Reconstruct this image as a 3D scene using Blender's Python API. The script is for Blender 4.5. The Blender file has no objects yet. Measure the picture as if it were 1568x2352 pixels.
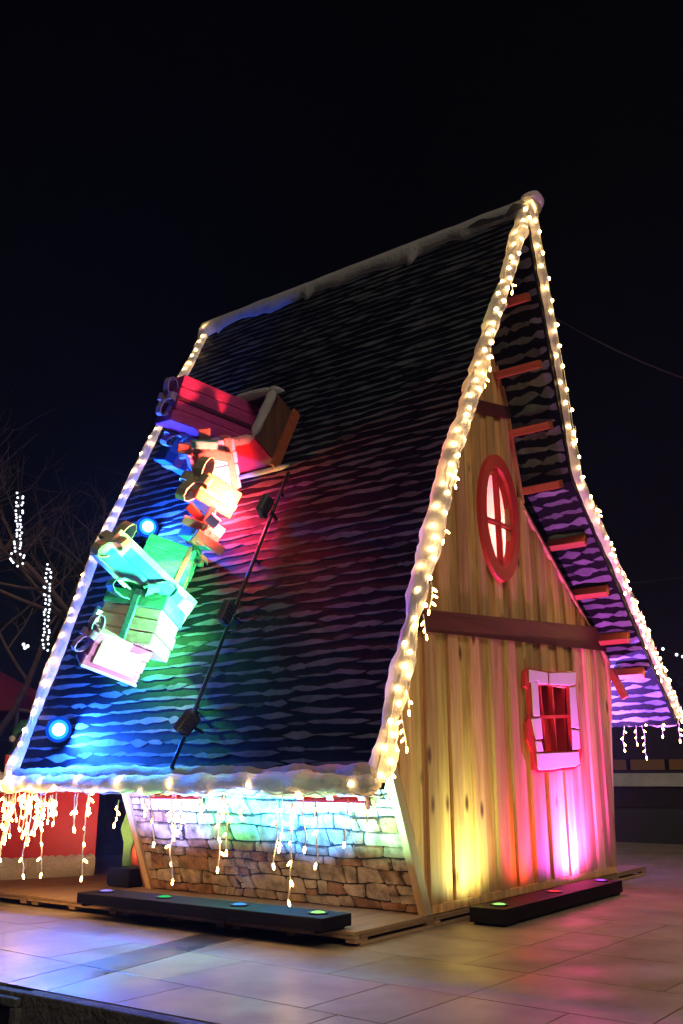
import bpy, math, random
from mathutils import Vector, Matrix, noise

# ------------------------------------------------------------------ units and camera
S = 0.65                      # metres per model unit
H = 1.65                      # camera height in model units
FP, CX, CY, YH = 2090.0, 784.0, 1176.0, 1792.0      # photo measured at 1568 x 2352
PITCH = math.atan((YH - CY) / FP)
AZ = math.radians(35.7)       # bearing of the gable side
ROT = math.pi / 2 - AZ
sc = bpy.context.scene
col = sc.collection
cam = bpy.data.cameras.new('camera')
cam.sensor_fit = 'VERTICAL'; cam.sensor_height = 36.0; cam.sensor_width = 24.0
cam.lens = FP / 2352 * 36.0
cam.clip_start = 0.05; cam.clip_end = 2000
cam_o = bpy.data.objects.new('camera', cam); col.objects.link(cam_o)
cam_o.location = (0, 0, H * S); cam_o.rotation_euler = (math.pi / 2 + PITCH, 0, 0)
sc.camera = cam_o
sc.cycles.use_denoising = True
sc.cycles.max_bounces = 6
sc.cycles.diffuse_bounces = 3
sc.cycles.volume_bounces = 0
sc.cycles.sample_clamp_indirect = 4.0

# ------------------------------------------------------------------ night sky and the dim glow of the lit town square
SUN_EL, SUN_AZ = math.radians(42), math.radians(152)     # azimuth clockwise from +Y
w = bpy.data.worlds.new('World'); sc.world = w; w.use_nodes = True
nt = w.node_tree; bg = nt.nodes['Background']
sky = nt.nodes.new('ShaderNodeTexSky'); sky.sky_type = 'NISHITA'; sky.sun_disc = False
sky.sun_elevation = SUN_EL; sky.sun_rotation = SUN_AZ
nt.links.new(sky.outputs[0], bg.inputs[0]); bg.inputs[1].default_value = 0.00005
sun = bpy.data.lights.new('sun', 'SUN'); sun.energy = 0.74; sun.angle = math.radians(25); sun.color = (1.0, 0.82, 0.62)
sun_o = bpy.data.objects.new('sun', sun); col.objects.link(sun_o)
d = Vector((math.sin(SUN_AZ) * math.cos(SUN_EL), math.cos(SUN_AZ) * math.cos(SUN_EL), math.sin(SUN_EL)))
sun_o.rotation_euler = d.to_track_quat('Z', 'Y').to_euler()
vs = sc.view_settings; vs.view_transform = 'Standard'; vs.look = 'None'; vs.exposure = 0.0; vs.gamma = 1.0
vs.use_curve_mapping = False

# ------------------------------------------------------------------ pixel -> house frame (u along gable, v along ridge, z up)
U = Vector((math.sin(AZ), math.cos(AZ), 0)); V = Vector((-math.cos(AZ), math.sin(AZ), 0))
def ray_w(x, y):
    a = (x - CX) / FP; b = (CY - y) / FP
    return Vector((a, math.cos(PITCH) - b * math.sin(PITCH), math.sin(PITCH) + b * math.cos(PITCH)))
_d = ray_w(816, 2177); _t = -H / _d.z
ORG = Vector((_d.x * _t, _d.y * _t, 0))
def to_l(P):
    q = P - ORG; return Vector((q.dot(U), q.dot(V), q.z))
CL = to_l(Vector((0, 0, H)))
def ray(x, y):
    r = ray_w(x, y); return Vector((r.dot(U), r.dot(V), r.z))
def on(x, y, n, p):
    """pixel ray hit with plane through p, normal n (house frame)"""
    r = ray(x, y); n = Vector(n); return CL + r * ((Vector(p) - CL).dot(n) / r.dot(n))
def at_z(x, y, z): return on(x, y, (0, 0, 1), (0, 0, z))
def at_v(x, y, v): return on(x, y, (0, 1, 0), (0, v, 0))
def at_u(x, y, u): return on(x, y, (1, 0, 0), (u, 0, 0))
def at_d(x, y, dist):
    r = ray(x, y); return CL + r * dist
# left roof slope section (u, z)
LK = (0.89, 5.16); LE = (-0.45, 1.6); AP = (3.46, 10.42); RK = (5.10, 6.36); RE = (10.0, 2.86)
def roof_n(z):
    (a, b), (c, e) = ((LE, LK) if z < LK[1] else (LK, AP))
    return Vector((-(e - b), 0, (c - a))).normalized()
def roof(x, y, off=0.0):
    for (a, b), (c, e) in ((LE, LK), (LK, AP)):
        n = Vector((-(e - b), 0, c - a)).normalized()
        P = on(x, y, n, Vector((a, 0, b)) + n * off)
        if P.z <= LK[1] + .1 or a > 0: return P
def roof_u(z):
    (a, b), (c, e) = ((LE, LK) if z < LK[1] else (LK, AP))
    return a + (c - a) * (z - b) / (e - b)
def v_near(z): return -0.6 - 0.0452 * (z - 1.65)
def v_far(z): return 5.5 + 0.0508 * (z - 1.65)

# ------------------------------------------------------------------ object helpers
BASE = {}
def link(o):
    col.objects.link(o); return o
def tag(o, label=None, cat=None, group=None, kind=None):
    if label: o['label'] = label
    if cat: o['category'] = cat
    if group: o['group'] = group
    if kind: o['kind'] = kind
    return o
def world(p): p = Vector(p); return (ORG + U * p.x + V * p.y + Vector((0, 0, p.z))) * S
def thing(name, base, label, cat, group=None, kind=None):
    o = link(bpy.data.objects.new(name, None)); base = Vector(base)
    o.location = world(base); o.rotation_euler = (0, 0, ROT); o.empty_display_size = .2
    BASE[o.name] = base
    return tag(o, label, cat, group, kind)
class MB:
    def __init__(s): s.v = []; s.f = []
    def add(s, vs_, fs):
        k = len(s.v); s.v += [Vector(p) for p in vs_]; s.f += [tuple(i + k for i in f) for f in fs]; return s
    def box(s, a, b):
        x0, y0, z0 = a; x1, y1, z1 = b
        return s.add([(x0, y0, z0), (x1, y0, z0), (x1, y1, z0), (x0, y1, z0), (x0, y0, z1), (x1, y0, z1), (x1, y1, z1), (x0, y1, z1)],
                     [(0, 3, 2, 1), (4, 5, 6, 7), (0, 1, 5, 4), (1, 2, 6, 5), (2, 3, 7, 6), (3, 0, 4, 7)])
    def obox(s, c, ax, h):
        """box at c, axes ax (3 unit vectors), half sizes h"""
        c = Vector(c); A = [Vector(a) * k for a, k in zip(ax, h)]
        P = [c + A[0] * i + A[1] * j + A[2] * k for k in (-1, 1) for (i, j) in ((-1, -1), (1, -1), (1, 1), (-1, 1))]
        return s.add(P, [(0, 3, 2, 1), (4, 5, 6, 7), (0, 1, 5, 4), (1, 2, 6, 5), (2, 3, 7, 6), (3, 0, 4, 7)])
    def beam(s, p, q, w, h, up=(0, 0, 1)):
        p = Vector(p); q = Vector(q); d = (q - p); L = d.length; d.normalize()
        side = d.cross(Vector(up)).normalized(); u2 = side.cross(d)
        return s.obox((p + q) / 2, (d, side, u2), (L / 2, w / 2, h / 2))
    def prism(s, poly, dvec):
        """poly: list of 3d points (ccw seen against dvec), extruded by dvec"""
        n = len(poly); P = [Vector(p) for p in poly]; Q = [p + Vector(dvec) for p in P]
        return s.add(P + Q, [tuple(range(n))[::-1], tuple(range(n, 2 * n))] + [(i, (i + 1) % n, n + (i + 1) % n, n + i) for i in range(n)])
    def ring(s, outer, inner, dvec):
        n = len(outer); D = Vector(dvec)
        O = [Vector(p) for p in outer]; I = [Vector(p) for p in inner]
        fs = []
        for i in range(n):
            j = (i + 1) % n
            fs += [(2 * n + i, 2 * n + j, 3 * n + j, 3 * n + i), (i, n + i, n + j, j), (i, j, 2 * n + j, 2 * n + i), (n + j, n + i, 3 * n + i, 3 * n + j)]
        return s.add(O + I + [p + D for p in O] + [p + D for p in I], fs)
    def tube(s, pts, r, n=5, cap=True):
        pts = [Vector(p) for p in pts]; m = len(pts)
        rr = r if isinstance(r, (list, tuple)) else [r] * m
        k = len(s.v); ref = None
        for i, p in enumerate(pts):
            t = (pts[min(i + 1, m - 1)] - pts[max(i - 1, 0)]).normalized()
            if ref is None: ref = t.orthogonal().normalized()
            ref = (ref - t * ref.dot(t))
            ref = ref.normalized() if ref.length > 1e-5 else t.orthogonal().normalized()
            b = t.cross(ref)
            for j in range(n):
                a = 2 * math.pi * j / n
                s.v.append(p + (ref * math.cos(a) + b * math.sin(a)) * rr[i])
        for i in range(m - 1):
            for j in range(n):
                a = k + i * n + j; b2 = k + i * n + (j + 1) % n
                s.f.append((a, b2, b2 + n, a + n))
        if cap:
            s.f.append(tuple(k + j for j in range(n))[::-1]); s.f.append(tuple(k + (m - 1) * n + j for j in range(n)))
        return s
    def ball(s, c, r, nu=8, nv=6):
        c = Vector(c); r = Vector((r, r, r)) if not isinstance(r, (list, tuple, Vector)) else Vector(r)
        k = len(s.v)
        for i in range(nv + 1):
            th = math.pi * i / nv
            for j in range(nu):
                a = 2 * math.pi * j / nu
                s.v.append(c + Vector((r.x * math.sin(th) * math.cos(a), r.y * math.sin(th) * math.sin(a), r.z * math.cos(th))))
        for i in range(nv):
            for j in range(nu):
                s.f.append((k + i * nu + j, k + (i + 1) * nu + j, k + (i + 1) * nu + (j + 1) % nu, k + i * nu + (j + 1) % nu))
        return s
    def mesh(s, name, base=(0, 0, 0), smooth=False):
        b = Vector(base); me = bpy.data.meshes.new(name)
        me.from_pydata([tuple((p - b) * S) for p in s.v], [], s.f)
        if smooth: me.polygons.foreach_set('use_smooth', [True] * len(me.polygons))
        me.update(); return me
    def build(s, name, m, parent=None, smooth=False, base=None, bevel=0):
        """link as one mesh object; vertices are in the house frame"""
        b = BASE[parent.name] if parent is not None else Vector(base if base is not None else (0, 0, 0))
        me = s.mesh(name, b, smooth); me.materials.append(M[m])
        o = link(bpy.data.objects.new(name, me))
        if parent is not None: o.parent = parent
        else:
            o.location = world(b); o.rotation_euler = (0, 0, ROT)
        BASE[o.name] = b
        if bevel:
            md = o.modifiers.new('bevel', 'BEVEL'); md.width = bevel * S; md.segments = 2; md.limit_method = 'ANGLE'
        return o
def inst(name, me, parent, p, R=None):
    """one more object that shares a mesh, placed at p (house frame)"""
    o = link(bpy.data.objects.new(name, me)); o.parent = parent
    m = (R.to_4x4() if R is not None else Matrix.Identity(4)); m.translation = (Vector(p) - BASE[parent.name]) * S
    o.matrix_local = m
    return o

# ------------------------------------------------------------------ materials
M = {}
def mat(name, colr, rough=.7, var=.25, scale=6, bump=.15, bscale=None, metal=0, emit=None, estr=0, col2=None, stretch=(1, 1, 1),
        island=0.0, objrand=0.0, spec=.4, trans=0.0, detail=6, coat=0, rvar=0):
    m = bpy.data.materials.new(name); m.use_nodes = True; t = m.node_tree; N = t.nodes; Lk = t.links
    b = N['Principled BSDF']
    b.inputs['Roughness'].default_value = rough; b.inputs['Metallic'].default_value = metal
    b.inputs['Specular IOR Level'].default_value = spec
    b.inputs['Coat Weight'].default_value = coat
    tc = N.new('ShaderNodeTexCoord'); mp = N.new('ShaderNodeMapping'); mp.inputs['Scale'].default_value = stretch
    Lk.new(tc.outputs['Object'], mp.inputs[0])
    nz = N.new('ShaderNodeTexNoise'); nz.inputs['Scale'].default_value = scale; nz.inputs['Detail'].default_value = detail
    nz.inputs['Roughness'].default_value = .6
    Lk.new(mp.outputs[0], nz.inputs[0])
    cr = N.new('ShaderNodeValToRGB')
    c1 = tuple(c * (1 - var) for c in colr) + (1,); c2 = tuple(c * (1 + var * .6) for c in (col2 or colr)) + (1,)
    cr.color_ramp.elements[0].position = .3; cr.color_ramp.elements[1].position = .72
    cr.color_ramp.elements[0].color = c1; cr.color_ramp.elements[1].color = c2
    Lk.new(nz.outputs[0], cr.inputs[0]); out = cr.outputs[0]
    for amt, node, sock in ((island, 'ShaderNodeNewGeometry', 'Random Per Island'), (objrand, 'ShaderNodeObjectInfo', 'Random')):
        if amt:
            g = N.new(node); mr = N.new('ShaderNodeMapRange'); mr.inputs[3].default_value = 1 - amt; mr.inputs[4].default_value = 1 + amt * .8
            Lk.new(g.outputs[sock], mr.inputs[0])
            mx = N.new('ShaderNodeMix'); mx.data_type = 'RGBA'; mx.blend_type = 'MULTIPLY'; mx.inputs[0].default_value = 1
            Lk.new(out, mx.inputs[6]); Lk.new(mr.outputs[0], mx.inputs[7]); out = mx.outputs[2]
    Lk.new(out, b.inputs['Base Color'])
    if bump:
        n2 = N.new('ShaderNodeTexNoise'); n2.inputs['Scale'].default_value = bscale or scale * 4; n2.inputs['Detail'].default_value = 5
        Lk.new(mp.outputs[0], n2.inputs[0])
        bp = N.new('ShaderNodeBump'); bp.inputs['Strength'].default_value = bump; bp.inputs['Distance'].default_value = .03
        Lk.new(n2.outputs[0], bp.inputs['Height']); Lk.new(bp.outputs[0], b.inputs['Normal'])
    if emit:
        b.inputs['Emission Color'].default_value = tuple(emit) + (1,); b.inputs['Emission Strength'].default_value = estr
    if trans:
        tr = N.new('ShaderNodeBsdfTranslucent'); Lk.new(out, tr.inputs[0])
        ms = N.new('ShaderNodeMixShader'); ms.inputs[0].default_value = trans
        Lk.new(b.outputs[0], ms.inputs[1]); Lk.new(tr.outputs[0], ms.inputs[2]); Lk.new(ms.outputs[0], N['Material Output'].inputs[0])
    if rvar:
        rn_ = N.new('ShaderNodeTexNoise'); rn_.inputs['Scale'].default_value = 1.7; rn_.inputs['Detail'].default_value = 8; Lk.new(tc.outputs['Object'], rn_.inputs[0])
        rm = N.new('ShaderNodeMapRange'); rm.inputs[1].default_value = .35; rm.inputs[2].default_value = .65; rm.inputs[3].default_value = rough - rvar; rm.inputs[4].default_value = rough + rvar
        Lk.new(rn_.outputs[0], rm.inputs[0]); Lk.new(rm.outputs[0], b.inputs['Roughness'])
    M[name] = m; return m
def lamp_mat(name, c, s):
    m = bpy.data.materials.new(name); m.use_nodes = True; t = m.node_tree; t.nodes.clear()
    e = t.nodes.new('ShaderNodeEmission'); e.inputs[0].default_value = tuple(c) + (1,); e.inputs[1].default_value = s
    o = t.nodes.new('ShaderNodeOutputMaterial'); t.links.new(e.outputs[0], o.inputs[0]); M[name] = m
def wood(name, c1, c2, dark, rough=.6, axis=2, knots=True):
    m = bpy.data.materials.new(name); m.use_nodes = True; t = m.node_tree; N = t.nodes; Lk = t.links; b = N['Principled BSDF']
    b.inputs['Roughness'].default_value = rough; b.inputs['Specular IOR Level'].default_value = .3
    tc = N.new('ShaderNodeTexCoord'); oi = N.new('ShaderNodeObjectInfo')
    off = N.new('ShaderNodeVectorMath'); off.operation = 'MULTIPLY_ADD'; off.inputs[1].default_value = (37, 21, 53)
    Lk.new(oi.outputs['Random'], off.inputs[0]); Lk.new(tc.outputs['Object'], off.inputs[2])
    sv = [9, 9, 9]; sv[axis] = .9
    mp = N.new('ShaderNodeMapping'); mp.inputs['Scale'].default_value = sv; Lk.new(off.outputs[0], mp.inputs[0])
    nz = N.new('ShaderNodeTexNoise'); nz.inputs['Scale'].default_value = 1.6; nz.inputs['Detail'].default_value = 8; nz.inputs['Distortion'].default_value = .6
    Lk.new(mp.outputs[0], nz.inputs[0])
    cr = N.new('ShaderNodeValToRGB'); E = cr.color_ramp.elements
    E[0].position = .28; E[0].color = tuple(c1) + (1,); E[1].position = .7; E[1].color = tuple(c2) + (1,)
    Lk.new(nz.outputs[0], cr.inputs[0]); out = cr.outputs[0]
    mr = N.new('ShaderNodeMapRange'); mr.inputs[3].default_value = .72; mr.inputs[4].default_value = 1.2; Lk.new(oi.outputs['Random'], mr.inputs[0])
    mx = N.new('ShaderNodeMix'); mx.data_type = 'RGBA'; mx.blend_type = 'MULTIPLY'; mx.inputs[0].default_value = 1
    Lk.new(out, mx.inputs[6]); Lk.new(mr.outputs[0], mx.inputs[7]); out = mx.outputs[2]
    if knots:
        sk = [3.4, 3.4, 3.4]; sk[axis] = 1.5
        m2 = N.new('ShaderNodeMapping'); m2.inputs['Scale'].default_value = sk; Lk.new(off.outputs[0], m2.inputs[0])
        vo = N.new('ShaderNodeTexVoronoi'); vo.inputs['Scale'].default_value = 1.0; Lk.new(m2.outputs[0], vo.inputs[0])
        c2r = N.new('ShaderNodeValToRGB'); c2r.color_ramp.elements[0].position = .07; c2r.color_ramp.elements[1].position = .15
        c2r.color_ramp.elements[0].color = (1, 1, 1, 1); c2r.color_ramp.elements[1].color = (0, 0, 0, 1)
        Lk.new(vo.outputs['Distance'], c2r.inputs[0])
        m3 = N.new('ShaderNodeMix'); m3.data_type = 'RGBA'; m3.inputs[7].default_value = tuple(dark) + (1,)
        Lk.new(c2r.outputs[0], m3.inputs[0]); Lk.new(out, m3.inputs[6]); out = m3.outputs[2]
    Lk.new(out, b.inputs['Base Color'])
    bp = N.new('ShaderNodeBump'); bp.inputs['Strength'].default_value = .35; bp.inputs['Distance'].default_value = .01
    Lk.new(nz.outputs[0], bp.inputs['Height']); Lk.new(bp.outputs[0], b.inputs['Normal'])
    M[name] = m
wood('plank', (.48, .25, .085), (.84, .52, .215), (.13, .055, .02))
wood('deck', (.30, .19, .10), (.46, .31, .17), (.14, .08, .04), axis=0, knots=False)
wood('corner_wood', (.56, .42, .25), (.70, .55, .35), (.3, .2, .1), axis=2, knots=False)
wood('redwood', (.34, .075, .025), (.50, .13, .04), (.08, .02, .01), axis=1, knots=False)
wood('beam', (.085, .020, .012), (.14, .034, .018), (.04, .01, .01), axis=0, knots=False)
wood('hatch_wood', (.05, .022, .010), (.13, .058, .022), (.03, .015, .006), axis=2, knots=False)
mat('shingle', (.074, .081, .088), .6, .55, 4, .15, 20, island=.5, spec=.15)
mat('shingle_under_lit', (.13, .14, .165), .6, .5, 4, .15, 20, island=.45, spec=.15)  # paler copy of the shingle: fairy-light glow put into the colour
mat('underlay', (.003, .0035, .0045), .6, .3, 4, .1, 18, spec=.06)
mat('stone', (.20, .125, .075), .8, .55, 9, .8, 26, island=.7, col2=(.42, .33, .25))
mat('stone_pale', (.28, .22, .165), .8, .45, 9, .8, 26, island=.55, col2=(.50, .43, .36))
mat('stone_rust', (.20, .085, .04), .8, .5, 9, .8, 26, island=.4, col2=(.38, .22, .13))
mat('mortar', (.022, .019, .018), .9, .4, 12, .3)
mat('snow', (.80, .80, .80), .95, .12, 9, .9, 38, spec=.05, trans=.5)
mat('fur', (.72, .68, .62), .95, .15, 30, .9, 60, spec=.05)
mat('paint_red', (.58, .035, .028), .42, .12, 5, .1)
mat('paint_white', (.80, .74, .72), .5, .06, 6, .08)
mat('pink_sill', (.72, .16, .20), .5, .1, 6, .1)
mat('black_box', (.007, .006, .006), .6, .3, 8, .15, spec=.15)
mat('black_metal', (.02, .02, .022), .38, .2, 10, .05, metal=.4)
mat('grey_metal', (.13, .13, .135), .45, .2, 12, .08, metal=.2)
mat('wire', (.80, .78, .72), .5, .05, 8, 0)
mat('dark_wire', (.02, .02, .02), .6, .1, 8, 0)
mat('stall_red', (.55, .012, .02), .5, .12, 3, .1)
mat('tent_red', (.30, .02, .02), .7, .25, 1.5, .1)
mat('bark', (.20, .125, .08), .9, .4, 8, .5)
mat('concrete', (.16, .15, .14), .85, .45, 5, .6, 30)
mat('dark_panel', (.018, .022, .028), .5, .4, 7, .2)
mat('asphalt', (.045, .043, .042), .85, .35, 6, .4, 60)
mat('hedge', (.02, .03, .012), .9, .6, 3, .5)
mat('facade', (.035, .028, .022), .8, .4, 2, .2)
mat('white_wall', (.78, .74, .70), .7, .2, 2, .1)
mat('elf_green', (.03, .16, .045), .6, .3, 6, .15)
mat('elf_leaf', (.10, .30, .05), .6, .3, 6, .15)
mat('elf_skin', (.50, .26, .15), .6, .15, 6, .1)
mat('pumpkin', (.75, .14, .03), .5, .2, 4, .1)
mat('brown', (.10, .035, .02), .7, .3, 6, .2)
mat('interior', (.42, .16, .12), .8, .25, 4, .15)
mat('pane', (.75, .55, .52), .12, .15, 5, .25, 5, trans=.55, spec=.6)
# paving: honed stone slabs with a light sheen
mat('slab', (.32, .26, .178), .46, .30, 2.2, .06, 40, objrand=.14, spec=.45, detail=10, rvar=.14)
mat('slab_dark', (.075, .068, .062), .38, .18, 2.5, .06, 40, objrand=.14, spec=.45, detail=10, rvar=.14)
mat('joint', (.05, .045, .04), .9, .3, 10, .3)
for nm, c, cc in (('p_magenta', (.62, .06, .28), None), ('p_plum', (.13, .012, .05), None), ('p_lilac', (.55, .38, .66), None), ('p_blue', (.06, .24, .60), None),
              ('p_coral', (.78, .20, .17), None), ('p_brownpink', (.36, .17, .13), None), ('p_orange', (.80, .22, .04), None), ('p_yellow', (.78, .58, .12), None),
              ('p_red', (.72, .06, .04), None), ('p_turq', (.07, .38, .50), None), ('p_green', (.06, .42, .22), (.15, .60, .40)), ('p_mint', (.52, .72, .55), None),
              ('p_cream', (.80, .74, .52), None), ('p_olive', (.42, .40, .22), None), ('p_teal', (.12, .46, .40), None), ('p_pink', (.80, .28, .46), None),
              ('p_pale', (.74, .78, .80), None), ('p_forest', (.05, .20, .10), None)):
    mat(nm, c, .55, .22, 5, .25, 18, col2=cc, stretch=(1, 1, 3))
lamp_mat('bulb_warm', (1.0, .60, .22), 42)
lamp_mat('bulb_icicle', (1.0, .50, .13), 70)
lamp_mat('bulb_far', (.86, .91, 1.0), 3)
lamp_mat('lens_blue', (.10, .38, 1.0), 26)
lamp_mat('glare_azure', (.02, .34, 1.0), 1.8)  # lamp glare imitated by emissive rings, this and the next
lamp_mat('glare_deep', (.005, .10, 1.0), .75)
lamp_mat('lens_green', (.30, 1.0, .30), 24)
lamp_mat('lens_red', (1.0, .06, .05), 10)
lamp_mat('lens_bench_blue', (.06, .28, 1.0), 1.7)
lamp_mat('lens_bench_violet', (.30, .20, 1.0), 1.6)
lamp_mat('lens_bench_green', (.03, .8, .16), 1.0)
lamp_mat('lens_bench_lime', (.36, 1.0, .18), 1.6)
lamp_mat('lens_bench_red', (1.0, .05, .03), 1.2)
lamp_mat('lens_bench_magenta', (.55, .07, 1.0), 1.8)
lamp_mat('lit_strip', (1.0, .42, .10), .05)

def add_light(name, kind, p, aim, power, colr, parent, size=.06, spot=120, blend=.6, sx=None):
    l = bpy.data.lights.new(name, kind); l.energy = power; l.color = colr
    if kind == 'SPOT': l.spot_size = math.radians(spot); l.spot_blend = blend; l.shadow_soft_size = size
    elif kind == 'POINT': l.shadow_soft_size = size
    else:
        l.shape = 'DISK'; l.size = size; l.spread = math.radians(spot)
    o = link(bpy.data.objects.new(name, l)); o.parent = parent
    Rm = Matrix.Identity(4)
    if aim is not None: Rm = Vector(aim).to_track_quat('-Z', 'Y').to_matrix().to_4x4()
    Rm.translation = (Vector(p) - BASE[parent.name]) * S; o.matrix_local = Rm
    return o

# ================================================================== GROUND
rnd = random.Random(5)
TA = math.radians(37.5 + .6); TU = Vector((math.sin(TA), math.cos(TA), 0)); TV = Vector((-math.cos(TA), math.sin(TA), 0))
def tl(a, b, z=0.0):     # paving frame -> house frame
    return to_l(TU * a + TV * b + Vector((0, 0, z)))
def to_t(x, y):
    q = at_z(x, y, 0); P = ORG + U * q.x + V * q.y; return (P.dot(TU), P.dot(TV))
KA, KB_ = to_t(0, 2256), to_t(506, 2352)
_kd = ((KA[0] - KB_[0]), (KA[1] - KB_[1])); _kl = math.hypot(*_kd); KD = (_kd[0] / _kl, _kd[1] / _kl); KN = (KD[1], -KD[0])   # KN points onto the plaza
if KN[0] < 0: KN = (-KN[0], -KN[1])
def kl(o, b, z=0.0):      # o: onto the plaza, b: along the kerb (0 where it leaves the photo, growing to the left)
    return tl(KA[0] + KN[0] * o + KD[0] * b, KA[1] + KN[1] * o + KD[1] * b, z)
KERB = 4.3
g = MB(); g.prism([kl(.01, -70, -.16), tl(160, -60, -.16), tl(160, 140, -.16), kl(.01, 120, -.16)], (0, 0, .11))
ground = g.build('ground', 'joint'); tag(ground, kind='structure')
ground.data.materials.clear(); ground.data.materials.append(M['asphalt'])  # dark far ground stands in for lamp light fading with distance
pv = MB(); pv.prism([kl(.014, -14, -.045), tl(26, -8, -.045), tl(26, 22, -.045), kl(.014, 14, -.045)], (0, 0, .033))
paving = pv.build('pavement', 'joint'); tag(paving, kind='structure')
lo = MB(); lo.prism([kl(-70, -70, -1.2), kl(1, -70, -1.2), kl(1, 120, -1.2), kl(-70, 120, -1.2)], (0, 0, .2))
road = lo.build('road', 'asphalt'); tag(road, kind='structure')
rows = [KERB, 5.84, 6.93, 8.07, 9.31, 10.45, 11.6, 12.8, 13.95, 15.1, 16.3, 17.5, 18.7, 19.9, 21.1, 22.3, 23.5, 24.7, 25.9]
def slab(poly, m, mn=3e-3):
    s = MB(); dz = rnd.uniform(-.001, .001)
    s.prism([Vector((p.x, p.y, -.03)) for p in poly], (0, 0, .03 + dz))
    return s.build('slab', m, paving, bevel=.003)
def clip(poly, n, c):       # keep n.p <= c, 2d tuples
    out = []
    for i in range(len(poly)):
        a, b = poly[i], poly[(i + 1) % len(poly)]
        da = n[0] * a[0] + n[1] * a[1] - c; db = n[0] * b[0] + n[1] * b[1] - c
        if da <= 0: out.append(a)
        if (da < 0 < db) or (db < 0 < da):
            t = da / (da - db); out.append((a[0] + (b[0] - a[0]) * t, a[1] + (b[1] - a[1]) * t))
    return out
# the darker band runs slightly askew to the slabs
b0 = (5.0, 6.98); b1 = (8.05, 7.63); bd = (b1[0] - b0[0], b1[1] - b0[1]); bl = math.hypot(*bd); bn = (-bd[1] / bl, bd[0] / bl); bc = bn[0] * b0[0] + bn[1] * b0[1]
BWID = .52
fixed = {0: [6.2, 4.62, 3.1], 1: [6.58, 4.93, 4.2, 3.3], 2: [5.6, 4.2, 2.7], 3: [4.88, 4.2, 3.0], 4: [4.86, 4.2], 5: [4.85, 4.2, 2.6]}
GAP = .005
for i in range(len(rows) - 1):
    a0, a1 = rows[i] + GAP, rows[i + 1] - GAP
    js = list(fixed.get(i, []))
    top = max(js) if js else 5 + rnd.uniform(-.5, .5); bot = min(js) if js else top
    x = top
    while x < 21: x += rnd.choice((1.3, 1.65, 1.65, 1.9)); js.append(x)
    x = bot
    while x > -6: x -= rnd.choice((1.3, 1.65, 1.65)); js.append(x)
    js.sort()
    for j0, j1 in zip(js, js[1:]):
        q = [(a0, j0 + GAP), (a1, j0 + GAP), (a1, j1 - GAP), (a0, j1 - GAP)]
        q = clip(q, (-KN[0], -KN[1]), -(KN[0] * KA[0] + KN[1] * KA[1]) - .004)
        if len(q) < 3: continue
        far = a0 > 14
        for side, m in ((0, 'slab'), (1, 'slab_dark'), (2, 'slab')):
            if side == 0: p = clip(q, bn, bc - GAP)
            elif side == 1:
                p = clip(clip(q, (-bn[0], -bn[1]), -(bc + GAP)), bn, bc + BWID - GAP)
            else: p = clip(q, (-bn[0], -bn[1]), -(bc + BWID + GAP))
            if len(p) < 3: continue
            ar = abs(sum(p[k][0] * p[(k + 1) % len(p)][1] - p[(k + 1) % len(p)][0] * p[k][1] for k in range(len(p)))) / 2
            if ar < .004: continue
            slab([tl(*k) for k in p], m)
# kerb wall at the plaza edge with a dark panelled recess
kb = thing('kerb_wall', kl(0, 0, -1), 'rough grey concrete kerb wall at the edge of the paved plaza', 'wall')
def kbox(name, a0, a1, b_0, b_1, z0, z1, m, bev=.012):
    q = MB(); q.prism([kl(a0, b_0, z0), kl(a1, b_0, z0), kl(a1, b_1, z0), kl(a0, b_1, z0)], (0, 0, z1 - z0)); return q.build(name, m, kb, bevel=bev)
kbox('kerb_stone', -.13, 0, -12, -.46, -1.0, -.006, 'concrete')
kbox('kerb_stone', -.10, 0, -.455, .6, -1.0, -.02, 'concrete')
kbox('kerb_stone', -.13, 0, .605, 8, -1.0, -.006, 'concrete')
kbox('ledge', -.17, -.105, -.44, 6, -.12, -.05, 'concrete')
kbox('ledge', -.17, -.105, -.44, 6, -1.0, -.40, 'concrete')
kbox('ledge', -.18, -.105, -.47, -.38, -.40, -.12, 'concrete')
for i in range(6):
    kbox('dark_tile', -.14, -.108, -.36 + i * .5, -.36 + i * .5 + .47, -.395, -.125, 'dark_panel', .006)

# ================================================================== PALLET PLATFORM
plat = thing('wooden_platform', (0, 0, 0), 'low pale timber pallet platform under the crooked house', 'platform')
PW, PL, DZ = 9.25, 11.0, .145
nv_ = 9
for i in range(nv_):      # plywood deck sheets
    for j in range(4):
        v0 = PL * i / nv_; v1 = PL * (i + 1) / nv_; u0 = PW * j / 4; u1 = PW * (j + 1) / 4
        MB().box((u0 + .004, v0 + .004, DZ - .035), (u1 - .004, v1 - .004, DZ)).build('deck_board', 'deck', plat, bevel=.004)
for i in range(6):        # long side bearers and blocks
    v0 = PL * i / 6; v1 = PL * (i + 1) / 6
    MB().box((.012, v0 + .01, DZ - .075), (.09, v1 - .01, DZ - .037)).build('edge_board', 'deck', plat, bevel=.004)
    for k in (0.0, .47, .93):
        MB().box((.02, v0 + .012 + k * (v1 - v0 - .14), .03), (.16, v0 + .14 + k * (v1 - v0 - .14), DZ - .077)).build('block', 'deck', plat, bevel=.004)
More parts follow.
